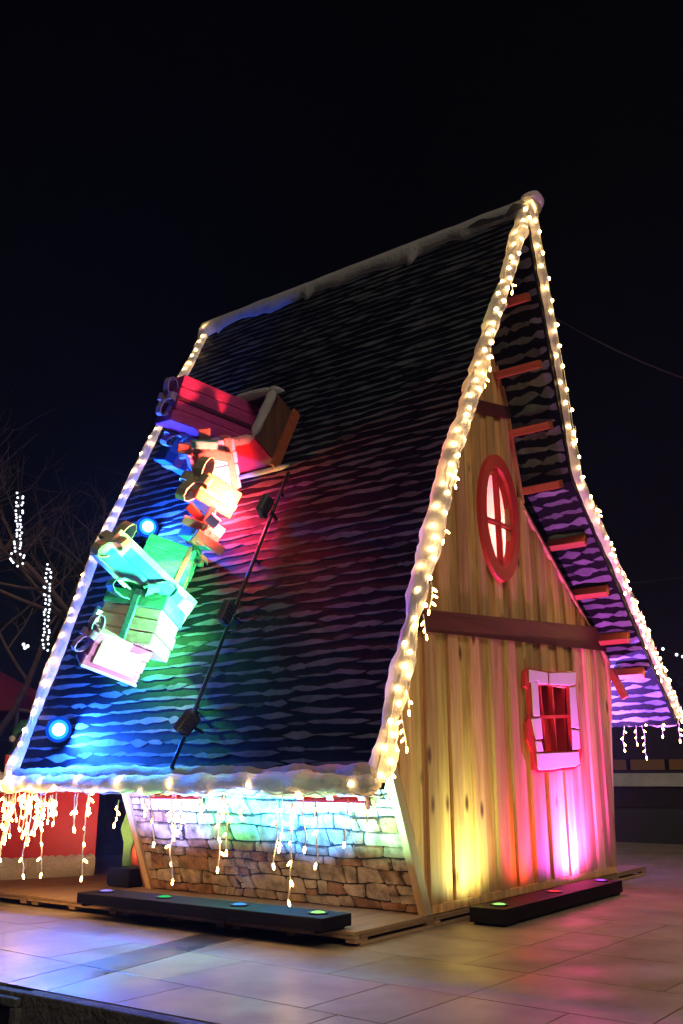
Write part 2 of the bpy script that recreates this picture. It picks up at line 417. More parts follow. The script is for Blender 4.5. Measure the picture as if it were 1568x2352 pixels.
for i in range(6):        # gable side
    u0 = .1 + (PW - .1) * i / 6; u1 = .1 + (PW - .1) * (i + 1) / 6
    MB().box((u0 + .01, .006, DZ - .072), (u1 - .01, .06, DZ - .037)).build('edge_board', 'deck', plat, bevel=.004)
    MB().box((u0 + .01, .006, .002), (u1 - .01, .07, .035)).build('bottom_board', 'deck', plat, bevel=.004)
    for k in (0.0, 1.0):
        MB().box((u0 + .012 + k * (u1 - u0 - .17), .012, .037), (u0 + .15 + k * (u1 - u0 - .17), .12, DZ - .074)).build('block', 'deck', plat, bevel=.004)
MB().box((.3, .25, .01), (PW - .1, PL - .2, DZ - .06)).build('underframe', 'black_box', plat)

# ================================================================== HOUSE
house = thing('wooden_house', (0, 0, DZ), 'tall crooked timber cottage with steep dark shingle roof and snow trim', 'house')
VG = .05                                        # outer face of the gable planks
def fan_l(z): return 1.57 - .44 * (z - DZ)
def fan_r(z): return 7.72 + .15 * (z - DZ)
BML, BMR = at_v(980, 1425, VG), at_v(1370, 1455, VG)
bsl = (BMR.z - BML.z) / (BMR.x - BML.x)
def beam_z(u): return BML.z + bsl * (u - BML.x)
def under_l(pts): return pts
TH = .16                                        # roof thickness (vertical planes inset for the wall)
LKi, LEi = (LK[0] + .16, LK[1] - .03), (LE[0] + .16, LE[1] - .05); APi = (AP[0] + .03, AP[1] - .30)
RKi, REi = (RK[0] - .20, RK[1] - .46), (RE[0] - .2, RE[1] - .20)
RKw = (4.84, 5.92); REw = (8.26, 3.76)
def half(p, q):     # half-plane keeping the left side of p->q, as (n, c) for clip
    dx, dz = q[0] - p[0], q[1] - p[1]; n = (dz, -dx); return n, n[0] * p[0] + n[1] * p[1]
WINR = (4.86, 2.06, 6.22, 3.10)                 # opening of the lower window u0 z0 u1 z1
OC = at_v(1133.5, 1190, VG)
OVR = (OC.x - .43, OC.z - .70, OC.x + .43, OC.z + .70)
def cut_rect(polys, r):
    out = []
    for p in polys:
        if len(p) < 3: continue
        us = [a for a, b in p]; zs = [b for a, b in p]
        if max(us) < r[0] or min(us) > r[2] or max(zs) < r[1] or min(zs) > r[3]: out.append(p); continue
        out.append(clip(p, (0, 1), r[1])); out.append(clip(p, (0, -1), -r[3]))
        mid = clip(clip(p, (0, -1), -r[1]), (0, 1), r[3])
        out.append(clip(mid, (1, 0), r[0])); out.append(clip(mid, (-1, 0), -r[2]))
    return [p for p in out if len(p) >= 3]
def plank_piece(p, proud, parent=house, name='plank'):
    ar = sum(p[k][0] * p[(k + 1) % len(p)][1] - p[(k + 1) % len(p)][0] * p[k][1] for k in range(len(p))) / 2
    if abs(ar) < .004: return
    if ar < 0: p = p[::-1]
    m = MB(); y = VG - proud
    m.prism([(a, y, b) for a, b in p][::-1], (0, .05 + proud, 0))
    # faces: keep outward
    o = m.build(name, 'plank', parent, bevel=.008)
    return o
rnd = random.Random(11)
# lower boards, upright and trimmed along the flaring sides
u = .3; i = 0
while u < 8.4:
    wd = rnd.uniform(.30, .37) if i % 2 else rnd.uniform(.24, .30); g_ = .008 if i % 2 else -.006
    p = [(u + g_, DZ + .1), (u + wd - g_, DZ + .1), (u + wd - g_, 4.6), (u + g_, 4.6)]
    n, c = half((0, beam_z(0) - .02), (10, beam_z(10) - .02)); p = clip(p, (-n[0], -n[1]), -c)
    n, c = half((fan_l(5), 5), (fan_l(0), 0)); p = clip(p, n, c)
    n, c = half((fan_r(0), 0), (fan_r(5), 5)); p = clip(p, n, c)
    n, c = half(LKi, LEi); p = clip(p, n, c)
    n, c = half(REw, RKw); p = clip(p, n, c)
    if len(p) >= 3:
        for q in cut_rect([p], WINR): plank_piece(q, .064 if i % 2 == 0 else .022)
    u += wd; i += 1
# upper boards
u = -.2; i = 0
while u < 8.3:
    wd = rnd.uniform(.26, .32) if i % 2 else rnd.uniform(.22, .27); lean = 0
    g_ = .008 if i % 2 else -.006
    f = lambda a, z: a + lean * (z - 4) * (1 if a < 4 else 0.6)
    p = [(f(u + g_, 3.2), 3.2), (f(u + wd - g_, 3.2), 3.2), (f(u + wd - g_, 10.3), 10.3), (f(u + g_, 10.3), 10.3)]
    n, c = half((0, beam_z(0) + .02), (10, beam_z(10) + .02)); p = clip(p, n, c)
    for a, b in ((LEi, LKi), (LKi, APi)):
        n, c = half(b, a); p = clip(p, n, c)
    if u + wd / 2 > RKw[0] - .05: n, c = half(REw, RKw); p = clip(p, n, c)
    n, c = half(RKw, APi)
    if u + wd / 2 <= RKw[0] - .05: p = clip(p, n, c)
    if len(p) >= 3:
        for q in cut_rect([p], OVR): plank_piece(q, .060 if i % 2 == 0 else .02)
    u += wd; i += 1
# wall sheet behind the boards keeps light out of the gaps (with the openings cut)
gp = [(1.6, DZ), (7.7, DZ), (8.2, 3.7), RKw, APi, LKi, (.12, 3.2)]
sheet = MB()
for q in cut_rect(cut_rect([[(1.6, DZ), (7.7, DZ), (8.2, 3.7), (.62, 3.7), (.42, 3.2)], [(.62, 3.7), (8.2, 3.7), RKw, (1.52, RKw[1])], [(1.52, RKw[1] + 0), RKw, (APi[0], APi[1] - .3), (1.75, 6.3)]], WINR), OVR):
    sheet.prism([(a, VG + .055, b) for a, b in q], (0, .04, 0))
sheet.build('wall_sheet', 'beam', house)
MB().beam((fan_l(.2) + .02, VG - .03, DZ + .055), (fan_r(.2), VG - .03, DZ + .055), .07, .10).build('base_rail', 'plank', house, bevel=.006)
# beams across the gable
m = MB(); a = Vector((-.1, VG - .075, beam_z(-.1))); b = Vector((8.05, VG - .075, beam_z(8.05)))
n_, c_ = half(REw, RKw)
m.prism([(.45, VG - .095, beam_z(.45) - .14), (8.12, VG - .095, beam_z(8.12) - .16), (8.0, VG - .095, 3.93), (7.60, VG - .095, beam_z(7.6) + .10), (.55, VG - .095, beam_z(.55) + .13)], (0, .06, 0))
m.build('cross_beam', 'beam', house, bevel=.01)
a, b = at_v(1112, 935, VG), at_v(1180, 955, VG)
m = MB(); m.prism([(a.x - .9, VG - .085, a.z - .36), (b.x + .02, VG - .085, b.z - .10), (b.x - .02, VG - .085, b.z + .10), (a.x - .8, VG - .085, a.z - .12)], (0, .06, 0))
m.build('cross_beam', 'beam', house, bevel=.01)
# trim board under the roof edge on the right, and pale corner boards
for a, b in (((4.80, 5.86), (8.20, 3.72)), ((3.80, 9.6), (4.78, 5.95))):
    MB().beam((a[0], VG - .045, a[1]), (b[0], VG - .045, b[1]), .05, .07, up=(0, 1, 0)).build('edge_trim', 'plank', house)
MB().prism([(fan_l(DZ) - .16, VG - .06, DZ), (fan_l(DZ) + .0, VG - .06, DZ), (fan_l(2.6) + .02, VG - .06, 2.6), (fan_l(2.6) - .15, VG - .06, 2.6)], (0, .10, 0)).build('corner_board', 'corner_wood', house, bevel=.008)
MB().prism([(fan_r(DZ) + .005, VG - .03, DZ), (fan_r(DZ) + .06, VG - .03, DZ), (fan_r(3.6) + .06, VG - .03, 3.6), (fan_r(3.6) + .005, VG - .03, 3.6)], (0, .08, 0)).build('corner_board', 'corner_wood', house, bevel=.008)
# lower window: red plate, painted white blocks, red bars, deep red lining
def wp(x, y): P = at_v(1019.7 + x * .3497, 1510.6 + y * .3497, VG - .06); return (P.x, P.z)
plate_o = [(515, 85), (540, 66), (655, 90), (700, 93), (848, 88), (852, 180), (842, 192), (866, 330), (874, 470), (890, 600), (874, 708), (830, 733), (740, 741), (690, 751), (590, 756), (572, 738), (562, 620), (532, 540), (527, 420), (542, 380), (537, 210), (513, 190)]
plate_i = [(594, 181), (596, 181), (655, 181), (700, 181), (798, 181), (800, 195), (802, 230), (806, 330), (812, 470), (819, 590), (820, 611), (780, 612), (740, 613), (690, 614), (660, 615), (629, 616), (626, 600), (618, 540), (612, 420), (610, 380), (601, 260), (597, 210)]
win = MB().ring([(a, VG - .058, b) for a, b in [wp(*q) for q in plate_o]], [(a, VG - .058, b) for a, b in [wp(*q) for q in plate_i]], (0, -.05, 0)).build('window', 'paint_red', house)
blocks = [[(533, 78), (655, 100), (658, 176), (600, 177), (592, 155), (536, 165)], [(666, 103), (842, 97), (840, 176), (800, 186), (668, 177)], [(549, 160), (589, 160), (604, 384), (561, 387)],
          [(550, 402), (611, 397), (622, 533), (576, 538)], [(576, 548), (614, 550), (627, 614), (584, 617)], [(801, 197), (838, 193), (862, 468), (813, 458)], [(815, 472), (862, 478), (870, 598), (821, 606)],
          [(583, 630), (860, 618), (868, 698), (842, 714), (750, 724), (690, 734), (604, 739), (590, 722)]]
for q in blocks:
    MB().prism([(a, VG - .110, b) for a, b in [wp(*k) for k in q]][::-1], (0, -.018, 0)).build('painted_block', 'paint_white', win, bevel=.012)
wi = [wp(594, 181), wp(798, 181), wp(820, 611), wp(629, 616)]
def wl(s, t):       # point in the opening, s across, t down
    a = (wi[0][0] + (wi[1][0] - wi[0][0]) * s, wi[0][1] + (wi[1][1] - wi[0][1]) * s)
    b = (wi[3][0] + (wi[2][0] - wi[3][0]) * s, wi[3][1] + (wi[2][1] - wi[3][1]) * s)
    return (a[0] + (b[0] - a[0]) * t, a[1] + (b[1] - a[1]) * t)
for s in (.16, .54):
    a, b = wl(s, .01), wl(s + .02, .99)
    MB().beam((a[0], VG - .03, a[1]), (b[0], VG - .03, b[1]), .045, .075, up=(0, 1, 0)).build('window_bar', 'paint_red', win)
a, b = wl(0, .49), wl(1, .48)
MB().beam((a[0], VG - .034, a[1]), (b[0], VG - .034, b[1]), .05, .09, up=(0, 1, 0)).build('window_bar', 'paint_red', win)
for (s0, t0), (s1, t1) in (((1.0, 0), (1.0, 1)), ((0, 0), (0, 1)), ((0, 0), (1, 0)), ((0, 1), (1, 1))):
    a, b = wl(s0, t0), wl(s1, t1)
    ex = .03 if s0 == s1 == 1.0 else -.03 if s0 == s1 else 0; ez = .03 if t0 == t1 == 0 else -.03 if t0 == t1 else 0
    MB().obox(((a[0] + b[0]) / 2 + ex, VG + .19, (a[1] + b[1]) / 2 + ez), ((Vector((b[0] - a[0], 0, b[1] - a[1]))).normalized(), Vector((0, 1, 0)), Vector((b[0] - a[0], 0, b[1] - a[1])).normalized().cross(Vector((0, 1, 0)))),
              (math.hypot(b[0] - a[0], b[1] - a[1]) / 2 + .05, .22, .028)).build('window_lining', 'paint_red', win)
# oval window
axu = (at_v(1180, 1203, VG) - at_v(1089, 1178, VG)) / 2; axz = (at_v(1126, 1047, VG) - at_v(1142, 1337, VG)) / 2
axu.x *= 1.0
iu = (at_v(1165, 1203, VG) - at_v(1103, 1178, VG)) / 2; iz = (at_v(1128, 1077, VG) - at_v(1142, 1303, VG)) / 2
def ell(A, B, k, y): c, s = math.cos(2 * math.pi * k / 40), math.sin(2 * math.pi * k / 40); p = OC + A * c + B * s; return (p.x, y, p.z)
oval = MB().ring([ell(axu, axz, k, VG - .055) for k in range(40)], [ell(iu, iz, k, VG - .055) for k in range(40)], (0, -.07, 0)).build('oval_window', 'paint_red', house, bevel=.01)
MB().ring([ell(iu * 1.12, iz * 1.08, k, VG + .18) for k in range(40)], [ell(iu, iz, k, VG + .18) for k in range(40)], (0, -.23, 0)).build('window_lining', 'paint_red', oval)
p, q = OC + iz, OC - iz
MB().beam((p.x, VG - .07, p.z), (q.x, VG - .07, q.z), .05, .085, up=(0, 1, 0)).build('window_bar', 'paint_red', oval)
p, q = OC - iu - iz * .13, OC + iu - iz * .13
MB().beam((p.x, VG - .066, p.z), (q.x, VG - .066, q.z), .05, .085, up=(0, 1, 0)).build('window_bar', 'paint_red', oval)
for q0, q1 in ((0, 10), (10, 20), (20, 30), (30, 40)):
    cc = OC + (axu * 0)
    pts = [(OC.x, VG + .02, OC.z)] + [ell(iu * 1.02, iz * 1.02, k, VG + .02) for k in range(q0, q1 + 1)]
    MB().add(pts, [(0, k + 1, k + 2) for k in range(len(pts) - 2)]).build('pane', 'pane', oval)

# stone side wall, leaning outwards
SW_T = 2.75; ST_T = 2.02
def sw(v, z, off=0.0):      # point on the leaning stone wall
    nn = Vector((-1, 0, -.44)).normalized()
    return Vector((fan_l(z) - .02, v, z)) + nn * off
VS0, VS1 = VG + .06, 4.64
rnd = random.Random(3)
MB().prism([sw(VS0 - .02, DZ), sw(VS1, DZ), sw(VS1, SW_T), sw(VS0 - .02, SW_T)], (.14, 0, .03)).build('wall_sheet', 'mortar', house)
rows_z = [DZ + .012]
while rows_z[-1] < 2.06: rows_z.append(rows_z[-1] + rnd.choice((.085, .11, .13, .16, .19)))
def row_b(k, v):        # wavering bed joint
    if k == 0: return rows_z[0]
    return rows_z[k] + .045 * noise.noise((v * 1.4, k * 3.7, 1)) + .018 * noise.noise((v * 5, k * 2.1, 7))
def stone_piece(pl):
    cv = sum(a for a, b in pl) / len(pl); cz = sum(b for a, b in pl) / len(pl); q = []
    m_ = len(pl)
    for k in range(m_):     # knock the corners off unevenly
        a, b, c = pl[k - 1], pl[k], pl[(k + 1) % m_]; t0, t1 = rnd.uniform(.08, .34), rnd.uniform(.08, .34)
        q.append((b[0] + (a[0] - b[0]) * t0 * .5, b[1] + (a[1] - b[1]) * t0 * .5)); q.append((b[0] + (c[0] - b[0]) * t1 * .5, b[1] + (c[1] - b[1]) * t1 * .5))
    dep = rnd.uniform(.008, .035); ta, tb = rnd.uniform(-.05, .05), rnd.uniform(-.12, .12); n = len(q); mb = MB()
    k1, k2 = rnd.uniform(.90, .97), rnd.uniform(.84, .94)
    lo_ = [sw(a, b, .0) for a, b in q]; hi_ = [sw(cv + (a - cv) * k1, cz + (b - cz) * k2, dep + ta * (a - cv) + tb * (b - cz)) for a, b in q]
    mb.add(lo_ + hi_, [tuple(range(n, 2 * n))] + [(k, (k + 1) % n, n + (k + 1) % n, n + k) for k in range(n)])
    mb.build('stone', rnd.choice(('stone', 'stone', 'stone_pale', 'stone_pale', 'stone_rust')), house)
for k in range(len(rows_z) - 1):
    v = VS0; tilt = rnd.uniform(-.03, .03)
    while v < VS1 - .03:
        wd = min(rnd.choice((.13, .18, .24, .3, .38, .48)) * rnd.uniform(.85, 1.2), VS1 - v)
        if VS1 - v - wd < .1: wd = VS1 - v
        gp = rnd.uniform(.004, .014); t2 = rnd.uniform(-.035, .035)
        a0, a1 = v + gp, v + wd - gp; gz = rnd.uniform(.004, .012)
        zb = [(a0 + tilt * (v > VS0), row_b(k, a0) + gz), ((a0 + a1) / 2, row_b(k, (a0 + a1) / 2) + gz), (a1 + t2 * (v + wd < VS1 - .01), row_b(k, a1) + gz)]
        zt = [(a1 - t2 * (v + wd < VS1 - .01), row_b(k + 1, a1) - gz), ((a0 + a1) / 2 + rnd.uniform(-.03, .03), row_b(k + 1, (a0 + a1) / 2) - gz + rnd.uniform(-.008, .006)), (a0 - tilt * (v > VS0), row_b(k + 1, a0) - gz)]
        hgt = zt[1][1] - zb[1][1]
        if hgt > .15 and wd < .3 and rnd.random() < .5:      # two thin stones in place of one
            f = rnd.uniform(.38, .62); md = [(p[0], p[1] + (q_[1] - p[1]) * f) for p, q_ in zip(zb, zt[::-1])]
            stone_piece(zb + [(p[0], p[1] - .006) for p in md][::-1]); stone_piece([(p[0], p[1] + .006) for p in md] + zt)
        elif hgt > .03: stone_piece(zb + zt)
        v += wd; tilt = t2
m = MB(); m.prism([sw(VS1, DZ, -.05), sw(VS1 + .10, DZ, -.05), sw(VS1 + .10, 2.4, -.05), sw(VS1, 2.4, -.05)], (-.10, 0, -.02)); m.build('corner_board', 'corner_wood', house)
# red windows under the eave on the stone wall
for (x0, x1, yb) in ((352, 462, 1843), (688, 845, 1852)):
    nn = (-1, 0, -.44); P0 = sw(0, .5, .09)
    a = on(x0, yb, nn, P0); b = on(x1, yb - 3, nn, P0); zb = (a.z + b.z) / 2
    wv0, wv1 = b.y, a.y
    wroot = MB().prism([sw(wv0, zb, .05), sw(wv1, zb, .05), sw(wv1, zb + .10, .05), sw(wv0, zb + .10, .05)], (-.09, 0, -.04)).build('window', 'pink_sill', house, bevel=.006)
    for k0, k1 in ((0, .10), (.45, .55), (.9, 1)):
        e0, e1 = wv0 + (wv1 - wv0) * k0, wv0 + (wv1 - wv0) * k1
        MB().prism([sw(e0, zb + .10, .05), sw(e1, zb + .10, .05), sw(e1, zb + .8, .05), sw(e0, zb + .8, .05)], (-.06, 0, -.03)).build('window_frame', 'paint_red', wroot)
    MB().prism([sw(wv0, zb + .1, .052), sw(wv1, zb + .1, .052), sw(wv1, zb + .8, .052), sw(wv0, zb + .8, .052)], (-.01, 0, -.004)).build('pane', 'paint_red', wroot)
# right side wall (with window opening), back gable, floor glow lamp inside
def rw(v, z): return Vector((fan_r(z), v, z))
for v0, v1, z0, z1 in ((VG + .1, 1.2, DZ, 3.7), (1.2, 3.4, DZ, 1.5), (1.2, 3.4, 3.0, 3.7), (3.4, 4.86, DZ, 3.7)):
    MB().prism([rw(v0, z0), rw(v1, z0), rw(v1, z1), rw(v0, z1)], (-.05, 0, 0)).build('side_wall', 'interior', house)
MB().prism([(1.6, 4.86, DZ), (7.7, 4.86, DZ), (8.2, 4.86, 3.7), RKw[:1] + (4.86,) + RKw[1:], APi[:1] + (4.86,) + APi[1:], (LKi[0] + .1, 4.86, LKi[1]), (.42, 4.86, 3.2)], (0, .05, 0)).build('back_wall', 'interior', house)

# roof sheets
def slope_pts(a, b, off):
    n = Vector((-(b[1] - a[1]), 0, b[0] - a[0])).normalized()
    A = Vector((a[0], 0, a[1])) + n * off; B = Vector((b[0], 0, b[1])) + n * off
    return A, B
def off_line(a, b, d):
    n = Vector((-(b[1] - a[1]), 0, b[0] - a[0])).normalized(); return (a[0] + n.x * d, a[1] + n.z * d), (b[0] + n.x * d, b[1] + n.z * d)
def meet(p, q, r, t):
    d1 = (q[0] - p[0], q[1] - p[1]); d2 = (t[0] - r[0], t[1] - r[1]); den = d1[0] * d2[1] - d1[1] * d2[0]
    k = ((r[0] - p[0]) * d2[1] - (r[1] - p[1]) * d2[0]) / den; return (p[0] + d1[0] * k, p[1] + d1[1] * k)
TL_, TR_ = .12, .24
li1, li2 = off_line(LE, LK, -TL_), off_line(LK, AP, -TL_); ri1, ri2 = off_line(AP, RK, -TR_), off_line(RK, RE, -TR_)
INA = meet(*li2, *ri1)
def sheet_part(mb, outer, inner):
    k = len(outer); P = []
    for (a, b) in outer + inner: P += [Vector((a, v_near(b), b)), Vector((a, v_far(b), b))]
    f = []
    for i in range(k - 1):
        o, p = 2 * i, 2 * (k + i)
        f += [(o, o + 1, o + 3, o + 2), (p, p + 2, p + 3, p + 1), (o, o + 2, p + 2, p), (o + 1, p + 1, p + 3, o + 3)]
    e = 2 * (k - 1); f += [(0, 2 * k, 2 * k + 1, 1), (e, e + 1, 2 * k + e + 1, 2 * k + e)]
    mb.add(P, f); return mb
roof_o = sheet_part(MB(), [LE, LK, AP], [li1[0], meet(*li1, *li2), INA]).build('roof', 'underlay', house)
roof_r = sheet_part(MB(), [(AP[0] + .002, AP[1]), RK, RE], [(INA[0] + .002, INA[1]), meet(*ri1, *ri2), ri2[1]]).build('roof', 'underlay', house)
# shingles: long leaf-shaped shakes in wavering rows
def shake(rng, L, h, N_=7):
    top = []; bot = []
    k1, k2 = rng.uniform(0, 6), rng.uniform(0, 6); skew = rng.uniform(-.7, .7)
    for i in range(N_ + 1):
        s = i / N_; e = math.sin(math.pi * min(1, max(0, s))) ** .7
        jg = rng.uniform(-.16, .16) * e
        top.append((L * (s - .5), h * (jg + .42 * e + .16 * math.sin(k1 + s * 5) * e + skew * (s - .5) * .5)))
        jg = rng.uniform(-.18, .18) * e
        bot.append((L * (s - .5), h * (jg - .52 * e + .14 * math.sin(k2 + s * 7) * e + skew * (s - .5) * .5)))
    return top[:-1] + bot[::-1][:-1]
rnd = random.Random(21)
def shake_field(a, b, vlo, vhi, row, flip, lens=(.25, 1.0), hfac=(.22, .62)):
    A = Vector((a[0], 0, a[1])); B = Vector((b[0], 0, b[1])); t = (B - A); Ls = t.length; t.normalize()
    n = Vector((-(b[1] - a[1]), 0, b[0] - a[0])).normalized() * flip
    out = []; k = 0; s = row * .5
    while s < Ls - .03:
        zz = (A + t * s).z; v = vlo(zz) + .03 - rnd.uniform(0, .4)
        while v < vhi(zz):
            L = rnd.uniform(*lens)
            c = v + L / 2; hh = row * rnd.uniform(*hfac)
            wob = .045 * noise.noise((c * .9, s * .7, 3)) + .02 * math.sin(c * 2.1 + s)
            v += L * rnd.uniform(.82, 1.02)
            pl = [(x + c, y + s + wob) for x, y in shake(rnd, L, hh)]
            if min(x for x, y in pl) < vlo(zz) or max(x for x, y in pl) > vhi(zz): 
                pl = [(min(max(x, vlo(zz) + .01), vhi(zz) - .01), y) for x, y in pl]
                if max(x for x, y in pl) - min(x for x, y in pl) < .12: continue
            th = rnd.uniform(.003, .006)
            P = [A + t * y + Vector((0, x, 0)) + n * .001 for x, y in pl]
            top = [p + n * th for p in P]; m_ = len(P)
            out.append((c, (A + t * s), P + top, m_))
        s += row * rnd.uniform(.93, 1.07); k += 1
    return out
def shake_faces(m_, flip):
    f = [tuple(range(m_, 2 * m_))] + [(i, (i + 1) % m_, m_ + (i + 1) % m_, m_ + i) for i in range(m_)]
    return f if flip < 0 else [q[::-1] for q in f]
allsh = shake_field(LE, LK, v_near, v_far, .152, 1) + shake_field(LK, AP, v_near, v_far, .152, 1)
allsh.sort(key=lambda s: -((s[2][0] - s[2][s[3] // 2]).length / ((s[1] + Vector((0, s[0], 0)) - CL).length ** 2)))
field = MB()
for i, (c, A, P, m_) in enumerate(allsh):
    if i < 300: MB().add(P, shake_faces(m_, 1)).build('shingle', 'shingle', roof_o)
    else: field.add(P, shake_faces(m_, 1))
tag(field.build('shingle_field', 'shingle', roof_o), kind='stuff')
def off_seg(a, b, d):
    n = Vector((-(b[1] - a[1]), 0, b[0] - a[0])).normalized(); return (a[0] + n.x * d, a[1] + n.z * d), (b[0] + n.x * d, b[1] + n.z * d)
und = MB(); 
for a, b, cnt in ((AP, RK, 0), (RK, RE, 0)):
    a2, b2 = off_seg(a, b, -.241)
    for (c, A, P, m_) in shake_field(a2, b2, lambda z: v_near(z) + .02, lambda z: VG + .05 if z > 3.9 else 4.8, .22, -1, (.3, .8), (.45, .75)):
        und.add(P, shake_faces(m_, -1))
tag(und.build('shingle_field', 'shingle_under_lit', roof_r), kind='stuff')
# purlins under the right overhang
for (xw, yw) in ((1172, 722), (1168, 862), (1188, 994), (1204, 1126), (1260, 1240), (1318, 1345), (1370, 1450), (1408, 1536)):
    Pp = at_v(xw, yw, VG); a, b = (AP, RK) if Pp.z > 5.95 else (RK, RE)
    n = Vector((-(b[1] - a[1]), 0, b[0] - a[0])).normalized()
    if n.z < 0: n = -n
    dd = (Vector((a[0], 0, a[1])) - n * .25 - Vector((Pp.x, 0, Pp.z))).dot(n); Pp = Pp + n * min(.25, dd)
    P0 = Vector((Pp.x, VG - .02, Pp.z)); P1 = Vector((Pp.x, v_near(Pp.z) + .14, Pp.z))
    c = (P0 + P1) / 2 - n * .085; t = n.cross(Vector((0, 1, 0)))
    MB().obox(c, (Vector((0, 1, 0)), n, t), ((P0 - P1).length / 2, .085, .06)).build('purlin', 'redwood', house, bevel=.006)
sf = MB(); sf.prism([(RKw[0] - .1, VG + .02, RKw[1] - .1), (REw[0] - .1, VG + .02, REw[1] - .1), (REw[0] + .02, VG + .02, REw[1] + .25), (RKw[0] + .22, VG + .02, RKw[1] + .3)], (0, .03, 0))
sf.prism([(RKw[0] - .1, VG + .02, RKw[1] - .1), (RKw[0] + .22, VG + .02, RKw[1] + .3), (APi[0] + .1, VG + .02, APi[1] - .2), (APi[0] - .1, VG + .02, APi[1] - .4)], (0, .03, 0))
sf.build('soffit_board', 'underlay', house)
a, b = at_v(1401, 1538, VG - .05), at_v(1436, 1603, VG - .3)
MB().beam(a, b, .10, .12).build('brace', 'redwood', house)

# snow trim
def blob_strip(mb, pts, A, B, ra, rb, seed, seg=.055, na=18, drape=0.0, lump=.3):
    """lumpy closed band along pts; A, B give the two cross directions per point"""
    P = [Vector(p) for p in pts]; out = []
    for i in range(len(P) - 1):
        k = max(1, int((P[i + 1] - P[i]).length / seg))
        for j in range(k): out.append(P[i].lerp(P[i + 1], j / k))
    out.append(P[-1]); k0 = len(mb.v); n = len(out)
    for i, p in enumerate(out):
        a = A(p) if callable(A) else Vector(A); b = B(p) if callable(B) else Vector(B)
        e = min(1, .25 + min(i, n - 1 - i) * .35)
        for j in range(na):
            th = 2 * math.pi * j / na; dx, dy = math.cos(th), math.sin(th)
            q = p + a * dx * ra + b * dy * rb
            nz_ = noise.noise(q * 1.7 + Vector((seed, 0, 0))) * .8 + noise.noise(q * 4.6 + Vector((0, seed, 0))) * .55 + noise.noise(q * 11 + Vector((0, seed, 5))) * .35
            s = e * (1 + lump * nz_)
            mb.v.append(p + a * dx * ra * s + b * dy * rb * s + b * (noise.noise(p * 1.1 + Vector((0, 0, seed))) * rb * .35))
    for i in range(n - 1):
        for j in range(na):
            x = k0 + i * na + j; y = k0 + i * na + (j + 1) % na
            mb.f.append((x, y, y + na, x + na))
    mb.f.append(tuple(k0 + j for j in range(na))[::-1]); mb.f.append(tuple(k0 + (n - 1) * na + j for j in range(na)))
    return out
VH = Vector((0, 1, 0))
zs = [1.62, 2.3, 3.0, 3.7, 4.4, 5.16, 5.9, 6.7, 7.5, 8.4, 9.4, 10.36]
rakeL = [Vector((roof_u(z), v_near(z) + .03, z)) for z in zs]
def ru(z):
    a, b = (AP, RK) if z > RK[1] else (RK, RE); return a[0] + (b[0] - a[0]) * (z - a[1]) / (b[1] - a[1])
def rn(z):
    a, b = (AP, RK) if z > RK[1] else (RK, RE); return Vector((-(b[1] - a[1]), 0, b[0] - a[0])).normalized()
zr = [2.86, 3.6, 4.4, 5.2, 5.9, 6.36, 7.2, 8.1, 9.0, 9.8, 10.36]
rakeR = [Vector((ru(z), v_near(z) - .02, z)) - rn(z) * .05 for z in zr]
rakeF = [Vector((roof_u(z), v_far(z) - .02, z)) for z in zs]
snow = MB(); blob_strip(snow, rakeL, lambda p: VH, lambda p: roof_n(p.z), .128, .085, 1, lump=.55)
snow.build('snow_trim', 'snow', house, smooth=True)
s2 = MB(); blob_strip(s2, rakeR, lambda p: VH, lambda p: rn(p.z), .08, .095, 7, lump=.55); s2.build('snow_trim', 'snow', house, smooth=True)
s3 = MB(); blob_strip(s3, rakeF, lambda p: VH, lambda p: roof_n(p.z), .11, .09, 9); s3.build('snow_trim', 'snow', house, smooth=True)
# ridge: cloth folded over the ridge with a ragged lower edge
s4 = MB(); nseg = 90; k0 = 0
zA = AP[1]
for i in range(nseg + 1):
    v = v_near(zA) - .10 + (v_far(zA) - v_near(zA) + .2) * i / nseg
    dl = .32 + .16 * noise.noise((v * 1.1, 0, 4)) + .07 * noise.noise((v * 4, 1, 4)) + (.12 if abs((v % 2.2) - 1.1) < .06 else 0)
    dr = .26 + .1 * noise.noise((v * 1.3, 5, 4))
    tL = Vector((LK[0] - AP[0], 0, LK[1] - AP[1])).normalized(); tR = Vector((RK[0] - AP[0], 0, RK[1] - AP[1])).normalized()
    nL, nR = roof_n(9), rn(9); lift = .06 + .02 * noise.noise((v * 3, 2, 2))
    pk = Vector((AP[0], v, AP[1] + .075 + .015 * noise.noise((v * 2.3, 9, 1))))
    base_ = Vector((AP[0], v, AP[1]))
    prof = [base_ + tL * dl + nL * .004, base_ + tL * dl + nL * .05, base_ + tL * dl * .5 + nL * (lift + .05), pk - Vector((.09, 0, .02)), pk + Vector((.06, 0, -.02)), base_ + tR * dr * .5 + nR * .06, base_ + tR * dr + nR * .03, base_ + tR * dr + nR * .004]
    s4.v += prof
m8 = 8
for i in range(nseg):
    for j in range(m8 - 1):
        x = i * m8 + j; s4.f.append((x, x + m8, x + m8 + 1, x + 1))
s4.f.append(tuple(range(m8))); s4.f.append(tuple(nseg * m8 + j for j in range(m8))[::-1])
s4.build('snow_trim', 'snow', house, smooth=True)
s5 = MB(); blob_strip(s5, [(AP[0] - .26, v_near(zA) - .04, zA - .02), (AP[0] - .1, v_near(zA) - .06, zA + .06), (AP[0] + .12, v_near(zA) - .06, zA + .07), (AP[0] + .24, v_near(zA) - .05, zA - .06)], lambda p: VH, lambda p: Vector((0, 0, 1)), .13, .07, 44, seg=.05, lump=.35); s5.build('snow_trim', 'snow', house, smooth=True)
